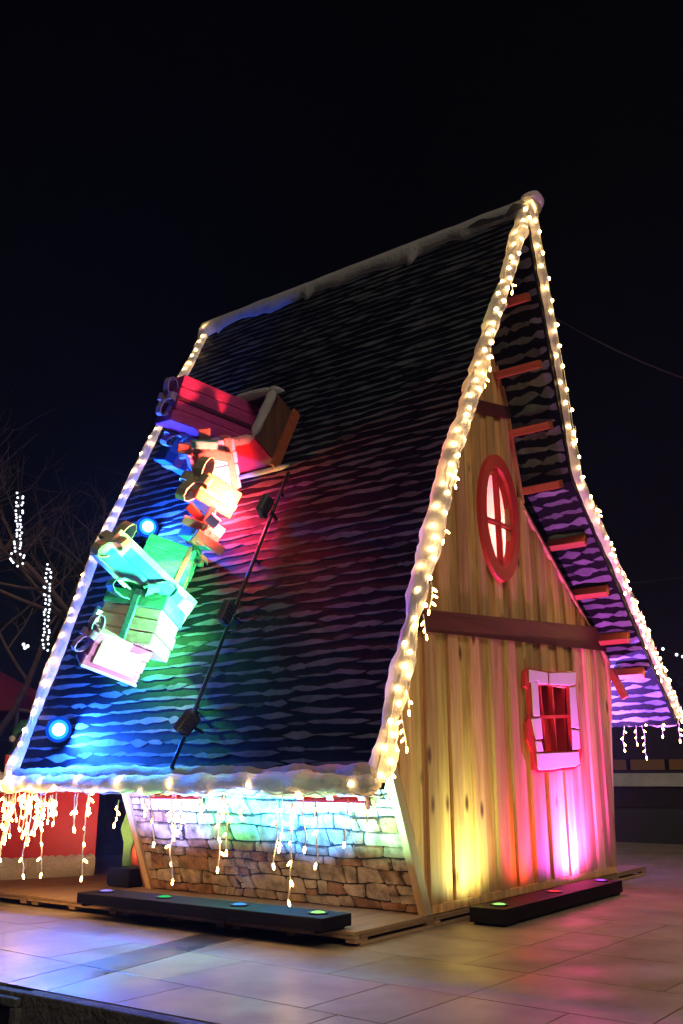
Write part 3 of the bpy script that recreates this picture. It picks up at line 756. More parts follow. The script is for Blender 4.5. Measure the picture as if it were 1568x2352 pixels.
# eaves
eaveL = [Vector((LE[0], v, LE[1] + .01)) for v in [v_near(1.6) - .02 + (v_far(1.6) - v_near(1.6) + .06) * i / 12 for i in range(13)]]
s6 = MB(); blob_strip(s6, eaveL, lambda p: Vector((-.35, 0, .94)), lambda p: Vector((-.94, 0, -.35)), .115, .12, 12, seg=.05, lump=.45); s6.build('snow_trim', 'snow', house, smooth=True)
s6 = MB(); blob_strip(s6, [p + Vector((.06, 0, .11)) for p in eaveL], lambda p: Vector((.35, 0, .94)), lambda p: roof_n(2), .09, .08, 15, seg=.06, lump=.5); s6.build('snow_trim', 'snow', house, smooth=True)
eaveR = [Vector((RE[0], v, RE[1] - .03)) for v in [v_near(2.8) - .04 + 5.6 * i / 8 for i in range(9)]]
s7 = MB(); blob_strip(s7, eaveR, lambda p: Vector((0, 0, 1)), lambda p: Vector((1, 0, 0)), .17, .13, 18); s7.build('snow_trim', 'snow', house, smooth=True)

# roof hatch: boxed frame standing off the slope, snow on its rim
nU = roof_n(8); tU = Vector((AP[0] - LK[0], 0, AP[1] - LK[1])).normalized()
def hp(v, s, o): return Vector((LK[0], v, LK[1])) + tU * s + nU * o          # s up slope from the kink, o off the roof
hB, hA = roof(640, 1065), roof(668, 965)
sB = (Vector((hB.x, 0, hB.z)) - Vector((LK[0], 0, LK[1]))).dot(tU); sA = (Vector((hA.x, 0, hA.z)) - Vector((LK[0], 0, LK[1]))).dot(tU)
hv0, hv1, ho = 2.32, 4.0, .62
hatch = MB().obox(hp(hv0, (sA + sB) / 2, ho / 2), (VH, tU, nU), (.025, (sA - sB) / 2, ho / 2)).build('roof_hatch', 'hatch_wood', house)
MB().obox(hp(hv1, (sA + sB) / 2, ho / 2), (VH, tU, nU), (.025, (sA - sB) / 2, ho / 2)).build('side_panel', 'hatch_wood', hatch)
MB().obox(hp((hv0 + hv1) / 2, sA, ho / 2), (VH, tU, nU), ((hv1 - hv0) / 2, .025, ho / 2)).build('top_panel', 'hatch_wood', hatch)
MB().obox(hp((hv0 + hv1) / 2, sB, ho / 2), (VH, tU, nU), ((hv1 - hv0) / 2, .025, ho / 2)).build('bottom_panel', 'paint_red', hatch)  # red colour stands in for red floodlight falling on this panel
MB().obox(hp((hv0 + hv1) / 2, (sA + sB) / 2, .02), (VH, tU, nU), ((hv1 - hv0) / 2 - .03, (sA - sB) / 2 - .03, .008)).build('backing', 'beam', hatch)
MB().obox(hp(hv0 - .05, (sA + sB) / 2 - .05, .08), (VH, tU, nU), (.02, (sA - sB) / 2 + .1, .08)).build('flashing_board', 'redwood', hatch)
sh = MB(); rim = [hp(hv0 - .02, sB - .02, ho), hp(hv0 - .02, sA + .02, ho), hp(hv1, sA + .02, ho)]
blob_strip(sh, rim[:2], lambda p: VH, lambda p: nU, .075, .07, 31, seg=.06, lump=.35); blob_strip(sh, rim[1:], lambda p: tU, lambda p: nU, .07, .075, 32, seg=.06, lump=.35)
blob_strip(sh, [hp(hv0 - .02, sB - .02, ho), hp(hv1, sB - .02, ho)], lambda p: tU, lambda p: nU, .06, .06, 33, seg=.06, lump=.35)
blob_strip(sh, [hp(hv0 - .22, sA - .06, ho - .02), hp(hv0 + .1, sA + .04, ho + .02)], lambda p: tU, lambda p: nU, .06, .05, 37, seg=.05, lump=.4)
sh.build('snow_rim', 'snow', hatch, smooth=True)
sl = MB(); blob_strip(sl, [hp(hv0 - .3, sB - .14, .03), hp(hv1, sB - .12, .03)], lambda p: tU, lambda p: nU, .04, .03, 35, seg=.06); sl.build('snow_ledge', 'snow', hatch, smooth=True)

# ================================================================== FLOODLIGHT POLES AND FLOODLIGHTS
def pole(v, z0, z1, label, bow=0.0):
    a, b = roof(662, 1085, .10), roof(394, 1764, .10); P = [a.lerp(b, i / 12) for i in range(13)]
    t = thing('pole', a, label, 'pole')
    MB().tube(P, .024, 8).build('tube', 'black_metal', t, True)
    for i in (1, 4, 7, 10, 12):
        n = roof_n(P[i].z); q = Vector((roof_u(P[i].z), P[i].y, P[i].z)); q = P[i] - n * max(.05, (P[i] - q).dot(n) - .004)
        MB().tube([P[i], q], .02, 6).build('standoff', 'black_metal', t)
pole(None, 1.75, 6.05, 'black pole running down the roof slope behind the grey-backed floodlights')
def flood(pt, aim, lens, colr, power, label, spot=100, size=.22, laim=None, halo=0, group='floodlights on the roof poles'):
    z = pt.z; n = roof_n(z); t = thing('floodlight', pt, label, 'floodlight', group)
    aim = Vector(aim).normalized(); sd = (Vector((0, 0, 1)) if halo else n).cross(aim).normalized(); upv = aim.cross(sd).normalized()
    MB().obox(pt, (sd, upv, aim), (size * .62, size * .5, .045)).build('housing', 'grey_metal', t, bevel=.012)
    for k in range(5):
        MB().obox(pt - aim * .058 + sd * (size * .42 * (k - 2) / 2), (sd, upv, aim), (.006, size * .38, .016)).build('cooling_fin', 'grey_metal', t)
    lo = MB().obox(pt + aim * .048, (sd, upv, aim), (size * .36, size * .30, .004)).build('lens', lens, t)
    if halo:  # glowing rings imitate glare around the lens, not parts of the lamp
        MB().tube([pt + aim * .036, pt + aim * .049, pt + aim * .052], [.17, .165, .14], 20).build('glare_ring', 'glare_deep', lo)
        MB().tube([pt + aim * .046, pt + aim * .056, pt + aim * .064], [.13, .13, .10], 20).build('glare_ring', 'glare_azure', lo)
        MB().tube([pt + aim * .058, pt + aim * .070, pt + aim * .076], [.085, .085, .05], 16).build('lens_core', lens, lo)
    root = pt - n * max(.05, (pt - Vector((roof_u(z), pt.y, z))).dot(n) - .05)
    m = MB(); m.beam(pt - aim * .03 - upv * 0 + sd * size * .66, pt - n * .12 + sd * size * .5 - aim * .02, .03, .012); m.beam(pt - aim * .03 - sd * size * .66, pt - n * .12 - sd * size * .5 - aim * .02, .03, .012)
    m.beam(pt - n * .12 + sd * size * .5 - aim * .02, pt - n * .12 - sd * size * .5 - aim * .02, .03, .012); m.beam(pt - n * .12 - aim * .02, root, .03, .03); m.build('bracket', 'black_metal', t)
    if halo: add_light('flood_halo_fill', 'POINT', pt + aim * .12 + n * .22, None, halo, colr, t, .06)  # extra point light added off the lens to imitate its halo
    add_light('flood_beam', 'SPOT', pt + aim * .09, laim or aim, power, colr, t, .05, spot, .9)
    return t
RED, BLU = (1, .02, .04), (.015, .11, 1)
R1, R2, R3 = roof(607, 1162, .36), roof(519, 1407, .36), roof(428, 1660, .34)
nz5 = roof_n(5.5); nz3 = roof_n(3)
flood(R1, VH * .88 + tU * .12 + nz5 * .30, 'lens_red', (1, .14, .10), 640, 'grey-backed floodlight below the roof hatch throwing red light', 125)
flood(R2, VH * .88 + tU * .14 + nz3 * .30, 'lens_green', (.14, 1, .34), 330, 'grey-backed floodlight throwing green light at the heap of presents', 120)
flood(R3, VH * .78 + tU * .50 + nz3 * .20, 'lens_blue', (.6, .7, 1), 75, 'grey-backed floodlight lowest on the pole near the eave', 130)
L2, L3, L4 = roof(337, 1212, .17), roof(228, 1418, .22), roof(133, 1676, .17)
face5 = -VH * .80 - tU * .18 + nz5 * .40; face3 = -VH * .80 - tU * .18 + nz3 * .40
flood(L2, face5, 'lens_blue', BLU, 380, 'lit blue floodlight above the long mint present', 165, laim=-VH * .80 - tU * .20 - nz5 * .40, halo=240)
flood(L3, face3, 'lens_green', (.10, 1, .18), 620, 'lit greenish-white floodlight behind the pink-edged present', 140, laim=-VH * .82 - tU * .10 - nz3 * .32)
flood(L4, face3, 'lens_blue', BLU, 1150, 'lit blue floodlight low on the roof above the eave corner', 160, laim=-VH * .82 - tU * .04 - nz3 * .42, halo=240)
L1 = Vector((roof_u(5.55), 3.35, 5.55)) + roof_n(5.5) * .22
flood(L1, -VH * .86 - tU * .34 - nz5 * .42, 'lens_red', RED, 480, 'red floodlight hidden behind the orange present', 120)

# ================================================================== PRESENTS
def vbasis(P):
    n = (CL - P).normalized(); r = Vector((0, 0, 1)).cross(n).normalized(); return Matrix((r, n.cross(r), n)).transposed()
def present(cx, cy, off, wpx, hpx, dep, roll, pitch, yaw, body, ribbon, bowc, label, bow=None, lid=None, bands=((0, .5),), bowsize=.2, bwid=.13, front=None, planks=()):
    P = roof(cx, cy, off); dist = (P - CL).length; k = dist / FP * 1.03
    hx, hy, hz = wpx * k / 2, hpx * k / 2, dep / 2
    vb = vbasis(P)
    R = vb @ Matrix.Rotation(math.radians(roll), 3, 'Z') @ Matrix.Rotation(math.radians(pitch), 3, 'X') @ Matrix.Rotation(math.radians(yaw), 3, 'Y')
    ax = [R.col[0], R.col[1], R.col[2]]
    t = thing('present', P, label, 'present', 'presents tumbling out of the roof hatch')
    def Q(x, y, z): return P + ax[0] * x + ax[1] * y + ax[2] * z
    rg = random.Random(int(cx * 7 + cy)); ns = max(2, round(hy * 2 / .19))
    MB().obox(P, ax, (hx * .95, hy * .95, hz * .95)).build('box', body, t)
    for i in range(ns):
        yy = -hy + hy * 2 * (i + .5) / ns
        MB().obox(Q(rg.uniform(-.012, .012), yy, rg.uniform(-.01, .01)), [(ax[0] + ax[1] * rg.uniform(-.012, .012)).normalized(), ax[1], ax[2]], (hx * rg.uniform(.985, 1.015), hy / ns - .008, hz * rg.uniform(.98, 1.02))).build('slat', body, t, bevel=.014)
    if lid:
        MB().obox(Q(0, hy * .72, 0), ax, (hx * 1.06, hy * .30, hz * 1.06)).build('lid', lid, t, bevel=.02)
    g = 1.075 if lid else 1.03
    for axis, pos in bands:
        if axis == 0:    # band around at x = pos
            x = hx * (pos * 2 - 1); MB().obox(Q(x, 0, 0), ax, (bwid * hx, hy * g, hz * g)).build('ribbon', ribbon, t, bevel=.012)
        elif axis == 1:
            y = hy * (pos * 2 - 1); MB().obox(Q(0, y, 0), ax, (hx * g, bwid * hy, hz * g)).build('ribbon', ribbon, t, bevel=.012)
        else:
            z = hz * (pos * 2 - 1); MB().obox(Q(0, 0, z), ax, (hx * g, hy * g, bwid * hz)).build('ribbon', ribbon, t, bevel=.012)
    if front:
        MB().obox(Q(0, 0, hz + .012), ax, (hx * .74, hy * .60, .012)).build('front_panel', front, t, bevel=.008)
    if planks:
        zf = hz + .06
        for (xa, ya), (xb, yb), wpl, cm in planks:
            pa, pb = on(xa, ya, vb.col[2], P + vb.col[2] * zf), on(xb, yb, vb.col[2], P + vb.col[2] * zf); zf += .035
            dd = (pb - pa); L_ = dd.length; dd.normalize()
            nn = (vb.col[2] + vb.col[1] * rg.uniform(-.5, .1) + vb.col[0] * rg.uniform(-.3, .3)); nn = (nn - dd * nn.dot(dd)).normalized()
            MB().obox((pa + pb) / 2, (dd, nn.cross(dd), nn), (L_ / 2, wpl * k / 2, .04)).build('bow_plank', cm, t, bevel=.015)
    if bow:
        (bx, by, bz), (nx, ny, nz2) = bow
        c = Q(bx * hx, by * hy, bz * hz); nn = (ax[0] * nx + ax[1] * ny + ax[2] * nz2).normalized(); a1 = nn.orthogonal().normalized(); a2 = nn.cross(a1)
        mb = MB()
        for q in range(4):
            th = q * math.pi / 2 + .5; dd = a1 * math.cos(th) + a2 * math.sin(th); sd = nn.cross(dd); big = bowsize * (1.25 if q % 2 else .95)
            pr = [c]
            for e in range(1, 10):
                an = math.pi * 2 * e / 10
                pr.append(c + dd * big * (1 - math.cos(an)) * .55 + nn * big * .30 * math.sin(an) + nn * big * .22 * (1 - math.cos(an)) * .5)
            pr.append(c)
            wv = big * .27; k0 = len(mb.v)
            for p_ in pr:
                for s_ in (-1, 1):
                    for o_ in (0, .018): mb.v.append(p_ + sd * wv * s_ + nn * o_)
            for e in range(len(pr) - 1):
                i0 = k0 + e * 4; i1 = i0 + 4
                mb.f += [(i0, i0 + 2, i1 + 2, i1), (i0 + 1, i1 + 1, i1 + 3, i0 + 3), (i0, i1, i1 + 1, i0 + 1), (i0 + 2, i0 + 3, i1 + 3, i1 + 2)]
        bo = mb.build('bow', bowc, t)
        MB().ball(c + nn * bowsize * .16, bowsize * .2, 8, 6).build('knot', bowc, bo, True)
    return t, Q, ax, (hx, hy, hz)
present(482, 955, .78, 196, 104, .62, -13, -14, 22, 'p_magenta', 'p_plum', 'p_lilac', 'magenta present with a dark plum band jutting from the roof hatch', bow=((-1.05, .0, .3), (-1, 0, .1)), bands=((1, .50),), bwid=.10, bowsize=.22)
present(420, 1045, .5, 84, 76, .5, -24, -10, 18, 'p_blue', 'p_lilac', 'p_pale', 'blue present with pale lilac ribbon squeezed under the magenta present', bow=((-.9, .6, .6), (-.8, .5, .4)), bands=((0, .35),), bwid=.22, bowsize=.2)
present(487, 1068, .62, 104, 112, .5, 12, 8, 6, 'p_lilac', 'p_coral', 'p_brownpink', 'lilac present with coral bands and a dusky brown bow', bands=((0, .22), (0, .86)), bwid=.15, planks=[((408, 1028), (530, 1050), 22, 'p_brownpink'), ((468, 984), (474, 1040), 26, 'p_brownpink'), ((462, 1040), (478, 1086), 16, 'p_coral'), ((440, 1020), (500, 1022), 18, 'p_teal')])
present(483, 1138, .56, 96, 66, .55, -24, -12, 24, 'p_orange', 'p_yellow', 'p_olive', 'orange present with a yellow band and yellow-green bow', bow=((-1.02, .2, .5), (-1, .2, .3)), bands=((1, .42),), bwid=.22, bowsize=.27)
present(462, 1222, .40, 62, 62, .42, -30, -14, 24, 'p_turq', 'p_coral', 'p_coral', 'small turquoise present wrapped in crossed coral ribbons with a big loop bow', bands=((0, .5), (1, .5)), bwid=.24, planks=[((432, 1160), (480, 1212), 19, 'p_red'), ((492, 1164), (466, 1214), 17, 'p_coral'), ((420, 1192), (468, 1212), 19, 'p_coral'), ((448, 1224), (512, 1268), 20, 'p_coral'), ((478, 1186), (500, 1206), 24, 'p_lilac'), ((440, 1245), (462, 1218), 13, 'p_brownpink')])
present(384, 1294, .38, 108, 84, .5, -22, -16, -14, 'p_green', 'p_coral', 'p_forest', 'streaky green present with a coral band on its end beside the long mint present', bow=((1.0, .8, .2), (.8, .6, .3)), bands=((0, .90), (2, .5)), bwid=.10, bowsize=.16)
present(335, 1334, .56, 214, 74, .48, -40, -6, 10, 'p_blue', 'p_mint', 'p_olive', 'long slanting present in blue with broad mint edge bands', bow=((-1.0, .3, .6), (-.9, .3, .5)), bands=((1, .93), (1, .08), (0, .03), (0, .97)), bwid=.20, bowsize=.25)
present(318, 1436, .52, 138, 116, .62, -16, -16, -28, 'p_cream', 'p_teal', 'p_teal', 'cream present with a green lid and large teal bow', bow=((-.1, 1.08, .4), (-.1, 1, .4)), lid='p_green', bands=((0, .5),), bwid=.12, bowsize=.34)
present(262, 1502, .66, 124, 84, .5, -22, 10, 14, 'p_pink', 'p_pale', 'p_lilac', 'pink-edged present with a pale yellow front panel hanging lowest on the roof', bow=((-1.02, .5, .3), (-1, .3, .1)), bands=((1, .04),), bwid=.07, bowsize=.2, front='p_cream')

# ================================================================== LIGHT BENCHES
def bench(name, c0, c1, lights, label, group, feet=True):
    t = thing(name, c0, label, 'light box', group); x0, y0, z0 = c0; x1, y1, z1 = c1
    MB().box((x0, y0, z0 + .03), (x1, y1, z1)).build('box', 'black_box', t, bevel=.01)
    long_v = (y1 - y0) > (x1 - x0)
    for k in (0.02, .98):
        if long_v: yy = y0 + (y1 - y0) * k; MB().box((x0 + .02, yy - .05 if k > .5 else yy, z0 + .001), (x1 - .02, yy if k > .5 else yy + .05, z0 + .03)).build('foot', 'black_box', t)
        else: xx = x0 + (x1 - x0) * k; MB().box((xx - .25 if k > .5 else xx, y0 + .02, z0 + .001), (xx if k > .5 else xx + .25, y1 - .02, z0 + .03)).build('foot', 'black_box', t)
    for (p, lens, colr, power, aim, spot) in lights:
        p = Vector(p); fr = MB(); s = .085
        l = MB(); l.ball(p + Vector((0, 0, .004)), (s, s, .022), 14, 6); lo_ = l.build('lamp_lens', lens, t, True)
        fr.ring([(p.x + s * 1.3 * math.cos(a * .3927 + .2), p.y + s * 1.3 * math.sin(a * .3927 + .2), z1 + .001) for a in range(16)], [(p.x + s * math.cos(a * .3927 + .2), p.y + s * math.sin(a * .3927 + .2), z1 + .001) for a in range(16)], (0, 0, .014))
        fr.build('lamp_frame', 'black_metal', t)
        if power: add_light('bench_beam', 'SPOT', p + Vector((0, 0, .05)), aim, power, colr, t, .07, spot, 1.0)
    return t
BZ = .30
def lamp_at(x, y, z): P = at_z(x, y, z); return P
bl_ = [lamp_at(x, y, BZ) for x, y in ((238, 2049), (385, 2061), (541, 2081), (726, 2099))]
bu = sum(p.x for p in bl_) / 4
for p in bl_: p.x = bu + .02
up_l = Vector((.42, 0, 1))
bench('light_box', (bu - .24, at_z(760, 2105, BZ).y - .02, DZ), (bu + .27, 4.02, BZ),
      [(bl_[0], 'lens_bench_violet', (.22, .28, 1), 1100, up_l, 112), (bl_[1], 'lens_bench_green', (.05, 1, .30), 700, up_l, 104), (bl_[2], 'lens_bench_blue', (.03, .30, 1), 2600, up_l, 112), (bl_[3], 'lens_bench_lime', (.30, .9, .5), 600, up_l, 110)],
      'long black light box with four coloured lamps before the stone wall', 'black boxes of coloured uplights')
RZ = .20
br_ = [lamp_at(x, y, RZ) for x, y in ((1143, 2079), (1270, 2049), (1385, 2024))]
bv = sum(p.y for p in br_) / 3
for p in br_: p.y = bv
up_r = Vector((0, .22, 1))
bench('light_box', (br_[0].x - .32, bv - .22, 0), (br_[2].x + .30, bv + .24, RZ),
      [(br_[0], 'lens_bench_lime', (.84, 1, .46), 110, up_r, 172), (br_[1], 'lens_bench_red', (1, .10, .06), 68, up_r, 168), (br_[2], 'lens_bench_magenta', (.88, .10, 1), 640, up_r, 174)],
      'black light box with three coloured lamps on the paving before the timber gable', 'black boxes of coloured uplights')
bench('light_box', (8.75, 1.2, 0 + DZ * 0), (9.2, 4.6, .36), [((8.95, 1.7, .36), 'lens_bench_magenta', (.38, .10, 1), 5600, Vector((-.05, -.22, 1)), 110), ((8.95, 3.2, .36), 'lens_bench_blue', (.07, .24, 1), 6500, Vector((0, -.1, 1)), 110)],
      'black light box half hidden behind the right corner of the house', 'black boxes of coloured uplights')
be = at_z(300, 2037, DZ)
bench('light_box', (be.x - .16, be.y - .12, DZ), (be.x + .9, be.y + .36, DZ + .26), [((be.x + .3, be.y + .12, DZ + .26), 'lens_bench_red', (1, .55, .35), 110, Vector((.1, .7, 1)), 140)],
      'small black light box at the foot of the green cut-out figure', 'black boxes of coloured uplights')

# ================================================================== FAIRY LIGHTS
rnd = random.Random(77)
bm_ = MB(); bm_.tube([(0, 0, .0), (0, 0, -.012), (0, 0, -.048), (0, 0, -.062)], [.006, .0115, .0115, .004], 7)
BULB = bm_.mesh('bulb', (0, 0, 0), True); BULB.materials.append(M['bulb_icicle'])
bb = MB(); bb.ball((0, 0, 0), (.026, .026, .026), 8, 6); BULB_R = bb.mesh('bulb', (0, 0, 0), True); BULB_R.materials.append(M['bulb_warm'])
def rrot(rng, spread=.7):
    return Matrix.Rotation(rng.uniform(-spread, spread), 3, 'X') @ Matrix.Rotation(rng.uniform(-spread, spread), 3, 'Y')
def poly_at(pts, s):
    for i in range(len(pts) - 1):
        L = (pts[i + 1] - pts[i]).length
        if s <= L: return pts[i].lerp(pts[i + 1], s / L)
        s -= L
    return pts[-1].copy()
def plen(pts): return sum((b - a).length for a, b in zip(pts, pts[1:]))
def strand(mb, bulbs, p, L, rng, nb):
    """one icicle strand hanging from p"""
    pts = [p]; n = max(3, int(L / .06)); dx = rng.uniform(-.03, .03)
    q = p.copy()
    for i in range(n):
        q = q + Vector((rng.uniform(-.012, .012), rng.uniform(-.018, .018) + dx * .15, -L / n)); pts.append(q.copy())
    mb.tube(pts, .0075, 4, False)
    for k in range(nb):
        s = (k + 1) / nb; b = poly_at(pts, plen(pts) * s)
        dv = Vector((rng.uniform(-.6, .6), rng.choice((-1, 1)) * rng.uniform(.3, 1), -.6)) if k < nb - 1 else Vector((rng.uniform(-.2, .2), rng.uniform(-.3, .3), -1))
        bulbs.append((b + dv.normalized() * .01, dv))
def string(name, path, surf, label, group, count, seed, strands=(), twig=0, lateral=1.0, warp=0):
    rng = random.Random(seed); t = thing(name, path[0], label, 'string lights', group); L = plen(path); mb = MB(); bulbs = []
    # the wire wanders over the snow in two lanes
    lanes = []
    for lane in (0, 1):
        pts = []
        n = int(L / .14)
        for i in range(n + 1):
            c = poly_at(path, L * i / n); pts.append(surf(c, lane, rng))
        mb.tube(pts, .0065, 4, False); lanes.append(pts)
    for i in range(count):
        lane = i % 2; s = (i + rng.uniform(.2, .8)) / count
        if warp: s = 1 - (1 - s) ** warp
        b = poly_at(lanes[lane], plen(lanes[lane]) * s)
        b = b + Vector((rng.uniform(-.02, .02), rng.uniform(-.03, .03), 0)) * lateral
        inst('bulb', BULB_R, t, b)
    for (p, Ls, nb) in strands:
        strand(mb, bulbs, p, Ls, rng, nb)
    for b, dv in bulbs:
        inst('bulb', BULB, t, b, Vector((0, 0, -1)).rotation_difference(dv).to_matrix())
    mb.build('wire', 'wire', t)
    return t
def sfL(c, lane, rng):
    a = (.35 if lane else 1.15) + rng.uniform(-.25, .25); n = roof_n(c.z)
    return c + (-VH * math.cos(a) * .115 + n * math.sin(a) * .075)
def sfR(c, lane, rng):
    a = (.2 if lane else -.75) + rng.uniform(-.3, .3); n = rn(c.z)
    return c + (-VH * math.cos(a) * .085 + n * math.sin(a) * .10)
def sfF(c, lane, rng):
    a = 1.0 + rng.uniform(-.3, .3) + lane * .5; n = roof_n(c.z); return c + (-VH * math.cos(a) * .085 + n * math.sin(a) * .075)
def sfE(c, lane, rng):
    return c + Vector((-.09 - .02 * lane, 0, (-.09 if lane else .02) + rng.uniform(-.05, .04)))
def sfER(c, lane, rng):
    return c + Vector((-.15, 0, (-.12 if lane else -.02) + rng.uniform(-.04, .04)))
hang = lambda path, sf, ss, seed: [(sf(poly_at(path, plen(path) * s), 1, random.Random(seed)) + Vector((0, -.03, -.02)), L, nb) for s, L, nb in ss]
string('string_lights', rakeL, sfL, 'warm fairy lights over the snow trim of the near left roof edge', 'warm fairy lights', 64, 1,
       hang(rakeL, sfL, ((.02, .30, 4), (.05, .25, 3), (.08, .34, 4), (.115, .28, 3), (.20, .22, 3), (.245, .32, 4), (.33, .22, 2), (.42, .26, 3), (.60, .2, 3), (.64, .26, 3), (.80, .2, 2)), 5))
string('string_lights', rakeR, sfR, 'warm fairy lights along the right roof edge over the purple-lit overhang', 'warm fairy lights', 58, 2,
       hang(rakeR, sfR, ((.03, .25, 3), (.07, .3, 4), (.11, .35, 4), (.15, .3, 4), (.19, .42, 5), (.24, .3, 3), (.28, .4, 5), (.31, .45, 5), (.37, .32, 3), (.44, .3, 3), (.52, .25, 3), (.66, .2, 2)), 6))
string('string_lights', rakeF, sfF, 'warm fairy lights on the thin snow trim of the far roof edge', 'warm fairy lights', 44, 3)
rs = random.Random(9); st = []
for i in range(50):
    s = rs.uniform(.0, .995)
    if i > 29: s = rs.uniform(.80, .99)
    c = poly_at(eaveL, plen(eaveL) * s); st.append((sfE(c, 1, rs) + Vector((.02, 0, -.05)), rs.choice((.14, .2, .26, .32, .4, .5, .62)) * (1 if i < 30 else .8), rs.choice((2, 3, 4))))
for s, L in ((.17, .95), (.33, .75), (.46, .9), (.70, .95), (.845, .9), (.90, .95), (.965, 1.0)):
    c = poly_at(eaveL, plen(eaveL) * s); st.append((sfE(c, 1, rs) + Vector((.02, 0, -.05)), L, 5))
string('string_lights', eaveL, sfE, 'warm icicle lights dangling from the snowy eave above the stone wall', 'warm fairy lights', 18, 4, st, warp=2.2)
st = []
for s, L, nb in ((.0, .3, 3), (.06, .25, 2), (.13, .62, 5), (.15, .35, 3), (.19, .45, 4), (.25, .32, 2), (.30, .28, 2), (.36, .4, 3), (.42, .3, 2), (.5, .5, 3)):
    c = poly_at(eaveR, plen(eaveR) * s); st.append((sfER(c, 1, rs), L, nb))
string('string_lights', eaveR, sfER, 'warm icicle lights under the short right eave beyond the gable', 'warm fairy lights', 30, 5, st)

# lamp inside the house glowing through the windows
lt = thing('ceiling_lamp', (4.0, .9, 5.42), 'pinkish lamp glowing behind the oval window', 'lamp')
MB().ball((4.0, .9, 5.42), .09, 10, 8).build('globe', 'lens_red', lt, True)
MB().tube([(4.0, .9, 5.5), (4.0, .9, 8.2)], .012, 5).build('cord', 'dark_wire', lt)
add_light('lamp_glow', 'POINT', (4.0, .9, 5.3), None, 150, (1, .40, .34), lt, .08)

# ================================================================== LEFT: STALL, ELF, CUT-OUT
sR = at_z(214, 2031, 0); sLd = (at_z(0, 2043, 0) - sR).normalized(); sN = Vector((-sLd.y, sLd.x, 0))
if sN.dot(CL - sR) < 0: sN = -sN
stall = thing('market_stall', sR, 'red market stall counter with white fur trim at its foot', 'stall')
ZU = Vector((0, 0, 1))
MB().obox(sR + sLd * 1.6 - sN * .5 + ZU * .80, (sLd, sN, ZU), (1.6, .5, .78)).build('counter', 'stall_red', stall, bevel=.01)
def furry(mb, c, ax, h, seed, n=(60, 10)):
    rg = random.Random(seed); k0 = len(mb.v)
    for i in range(n[0] + 1):
        for j in range(n[1] + 1):
            s, t_ = i / n[0] * 2 - 1, j / n[1] * 2 - 1
            edge = max(0, 1 - (abs(t_)) ** 6)
            mb.v.append(c + ax[0] * s * h[0] + ax[2] * (t_ * h[2] + (rg.uniform(-.02, .02) if abs(t_) == 1 else 0)) + ax[1] * (h[1] * edge + rg.uniform(-.012, .012)))
    for i in range(n[0]):
        for j in range(n[1]):
            a = k0 + i * (n[1] + 1) + j; mb.f.append((a, a + n[1] + 1, a + n[1] + 2, a + 1))
fm = MB(); furry(fm, sR + sLd * 1.62 + ZU * .24 + sN * .01, (sLd, sN, ZU), (1.6, .07, .225), 4); fm.build('fur_trim', 'fur', stall, True)
fm = MB(); furry(fm, sR + sLd * 1.62 + ZU * 1.62 + sN * .02, (sLd, sN, ZU), (1.66, .10, .16), 5); fm.build('fur_trim', 'fur', stall, True)
MB().obox(sR + sLd * 1.6 - sN * .5 + ZU * 1.63, (sLd, sN, ZU), (1.66, .56, .04)).build('counter_top', 'stall_red', stall, bevel=.01)
eb = sR + sLd * .95 - sN * .55; eb.z = 1.67
P_h = lambda x, y: on(x, y, sN, eb)
elf = thing('elf_figure', eb, 'elf figure in a green hat with white brim behind the red stall', 'figure')
hc = P_h(62, 1712); 
MB().tube([Vector((hc.x, hc.y, 1.66)), Vector((hc.x, hc.y, 1.8)), Vector((hc.x, hc.y, 2.1)), Vector((hc.x, hc.y, 2.24)), Vector((hc.x, hc.y, 2.3))], [.34, .33, .30, .16, .09], 14).build('torso', 'elf_green', elf, True)
MB().ball(hc + ZU * .02, (.19, .17, .21), 14, 10).build('head', 'elf_skin', elf, True)
hd = [P_h(95, 1690), P_h(70, 1672), P_h(50, 1668), P_h(36, 1680), P_h(28, 1693)]
hat = MB().tube(hd, [.17, .165, .11, .06, .02], 12).build('hat', 'elf_green', elf, True)
fb = MB(); blob_strip(fb, [P_h(42, 1702) + sN * .06, P_h(60, 1690) + sN * .17, P_h(84, 1680) + sN * .19, P_h(104, 1680) + sN * .10], ZU, sN, .06, .05, 41, seg=.04, lump=.2); fb.build('brim', 'fur', hat, True)
MB().ball(P_h(27, 1697) + sN * .02, .055, 10, 8).build('pompom', 'fur', hat, True)
for i in range(9):
    p = P_h(4 + i * 7.5, 1747 + (i % 2) * 0); MB().obox(p + sN * .36, (sLd, sN, ZU), (.021, .02, .085)).build('stripe', 'paint_white' if i % 2 else 'paint_red', elf)
for i in range(9):
    p = P_h(4 + i * 7.5, 1764); MB().obox(p + sN * .38, (sLd, sN, ZU), (.021, .02, .06)).build('stripe', 'paint_red' if i % 2 else 'paint_white', elf)
# green cut-out figure standing beyond the stone wall corner
cb = at_z(300, 2026, DZ); cb.y += .62; cb.x += .1
cn = Vector((CL.x - cb.x, CL.y - cb.y, 0)).normalized()
P_c = lambda x, y, o=0: on(x, y, cn, cb + cn * o) 
cut = thing('cutout_figure', cb, 'green painted cut-out figure with a jagged hem and an orange ball', 'cutout')
MB().prism([P_c(*q) for q in ((284, 1815), (292, 1860), (276, 1905), (284, 1935), (280, 1975), (281, 2008), (287, 1992), (296, 2010), (304, 1992), (313, 2012), (320, 1996), (334, 2014), (352, 2005), (362, 1900), (350, 1815))], -cn * .05).build('tunic', 'elf_leaf', cut)
MB().prism([P_c(x, y, .006) for x, y in ((303, 1820), (300, 1870), (306, 1900), (322, 1880), (328, 1820))], cn * .012).build('arm', 'elf_skin', cut)
cc = P_c(324, 1962, .01); MB().ball(cc, (.20, .10, .26), 14, 10).build('ball', 'pumpkin', cut, True)
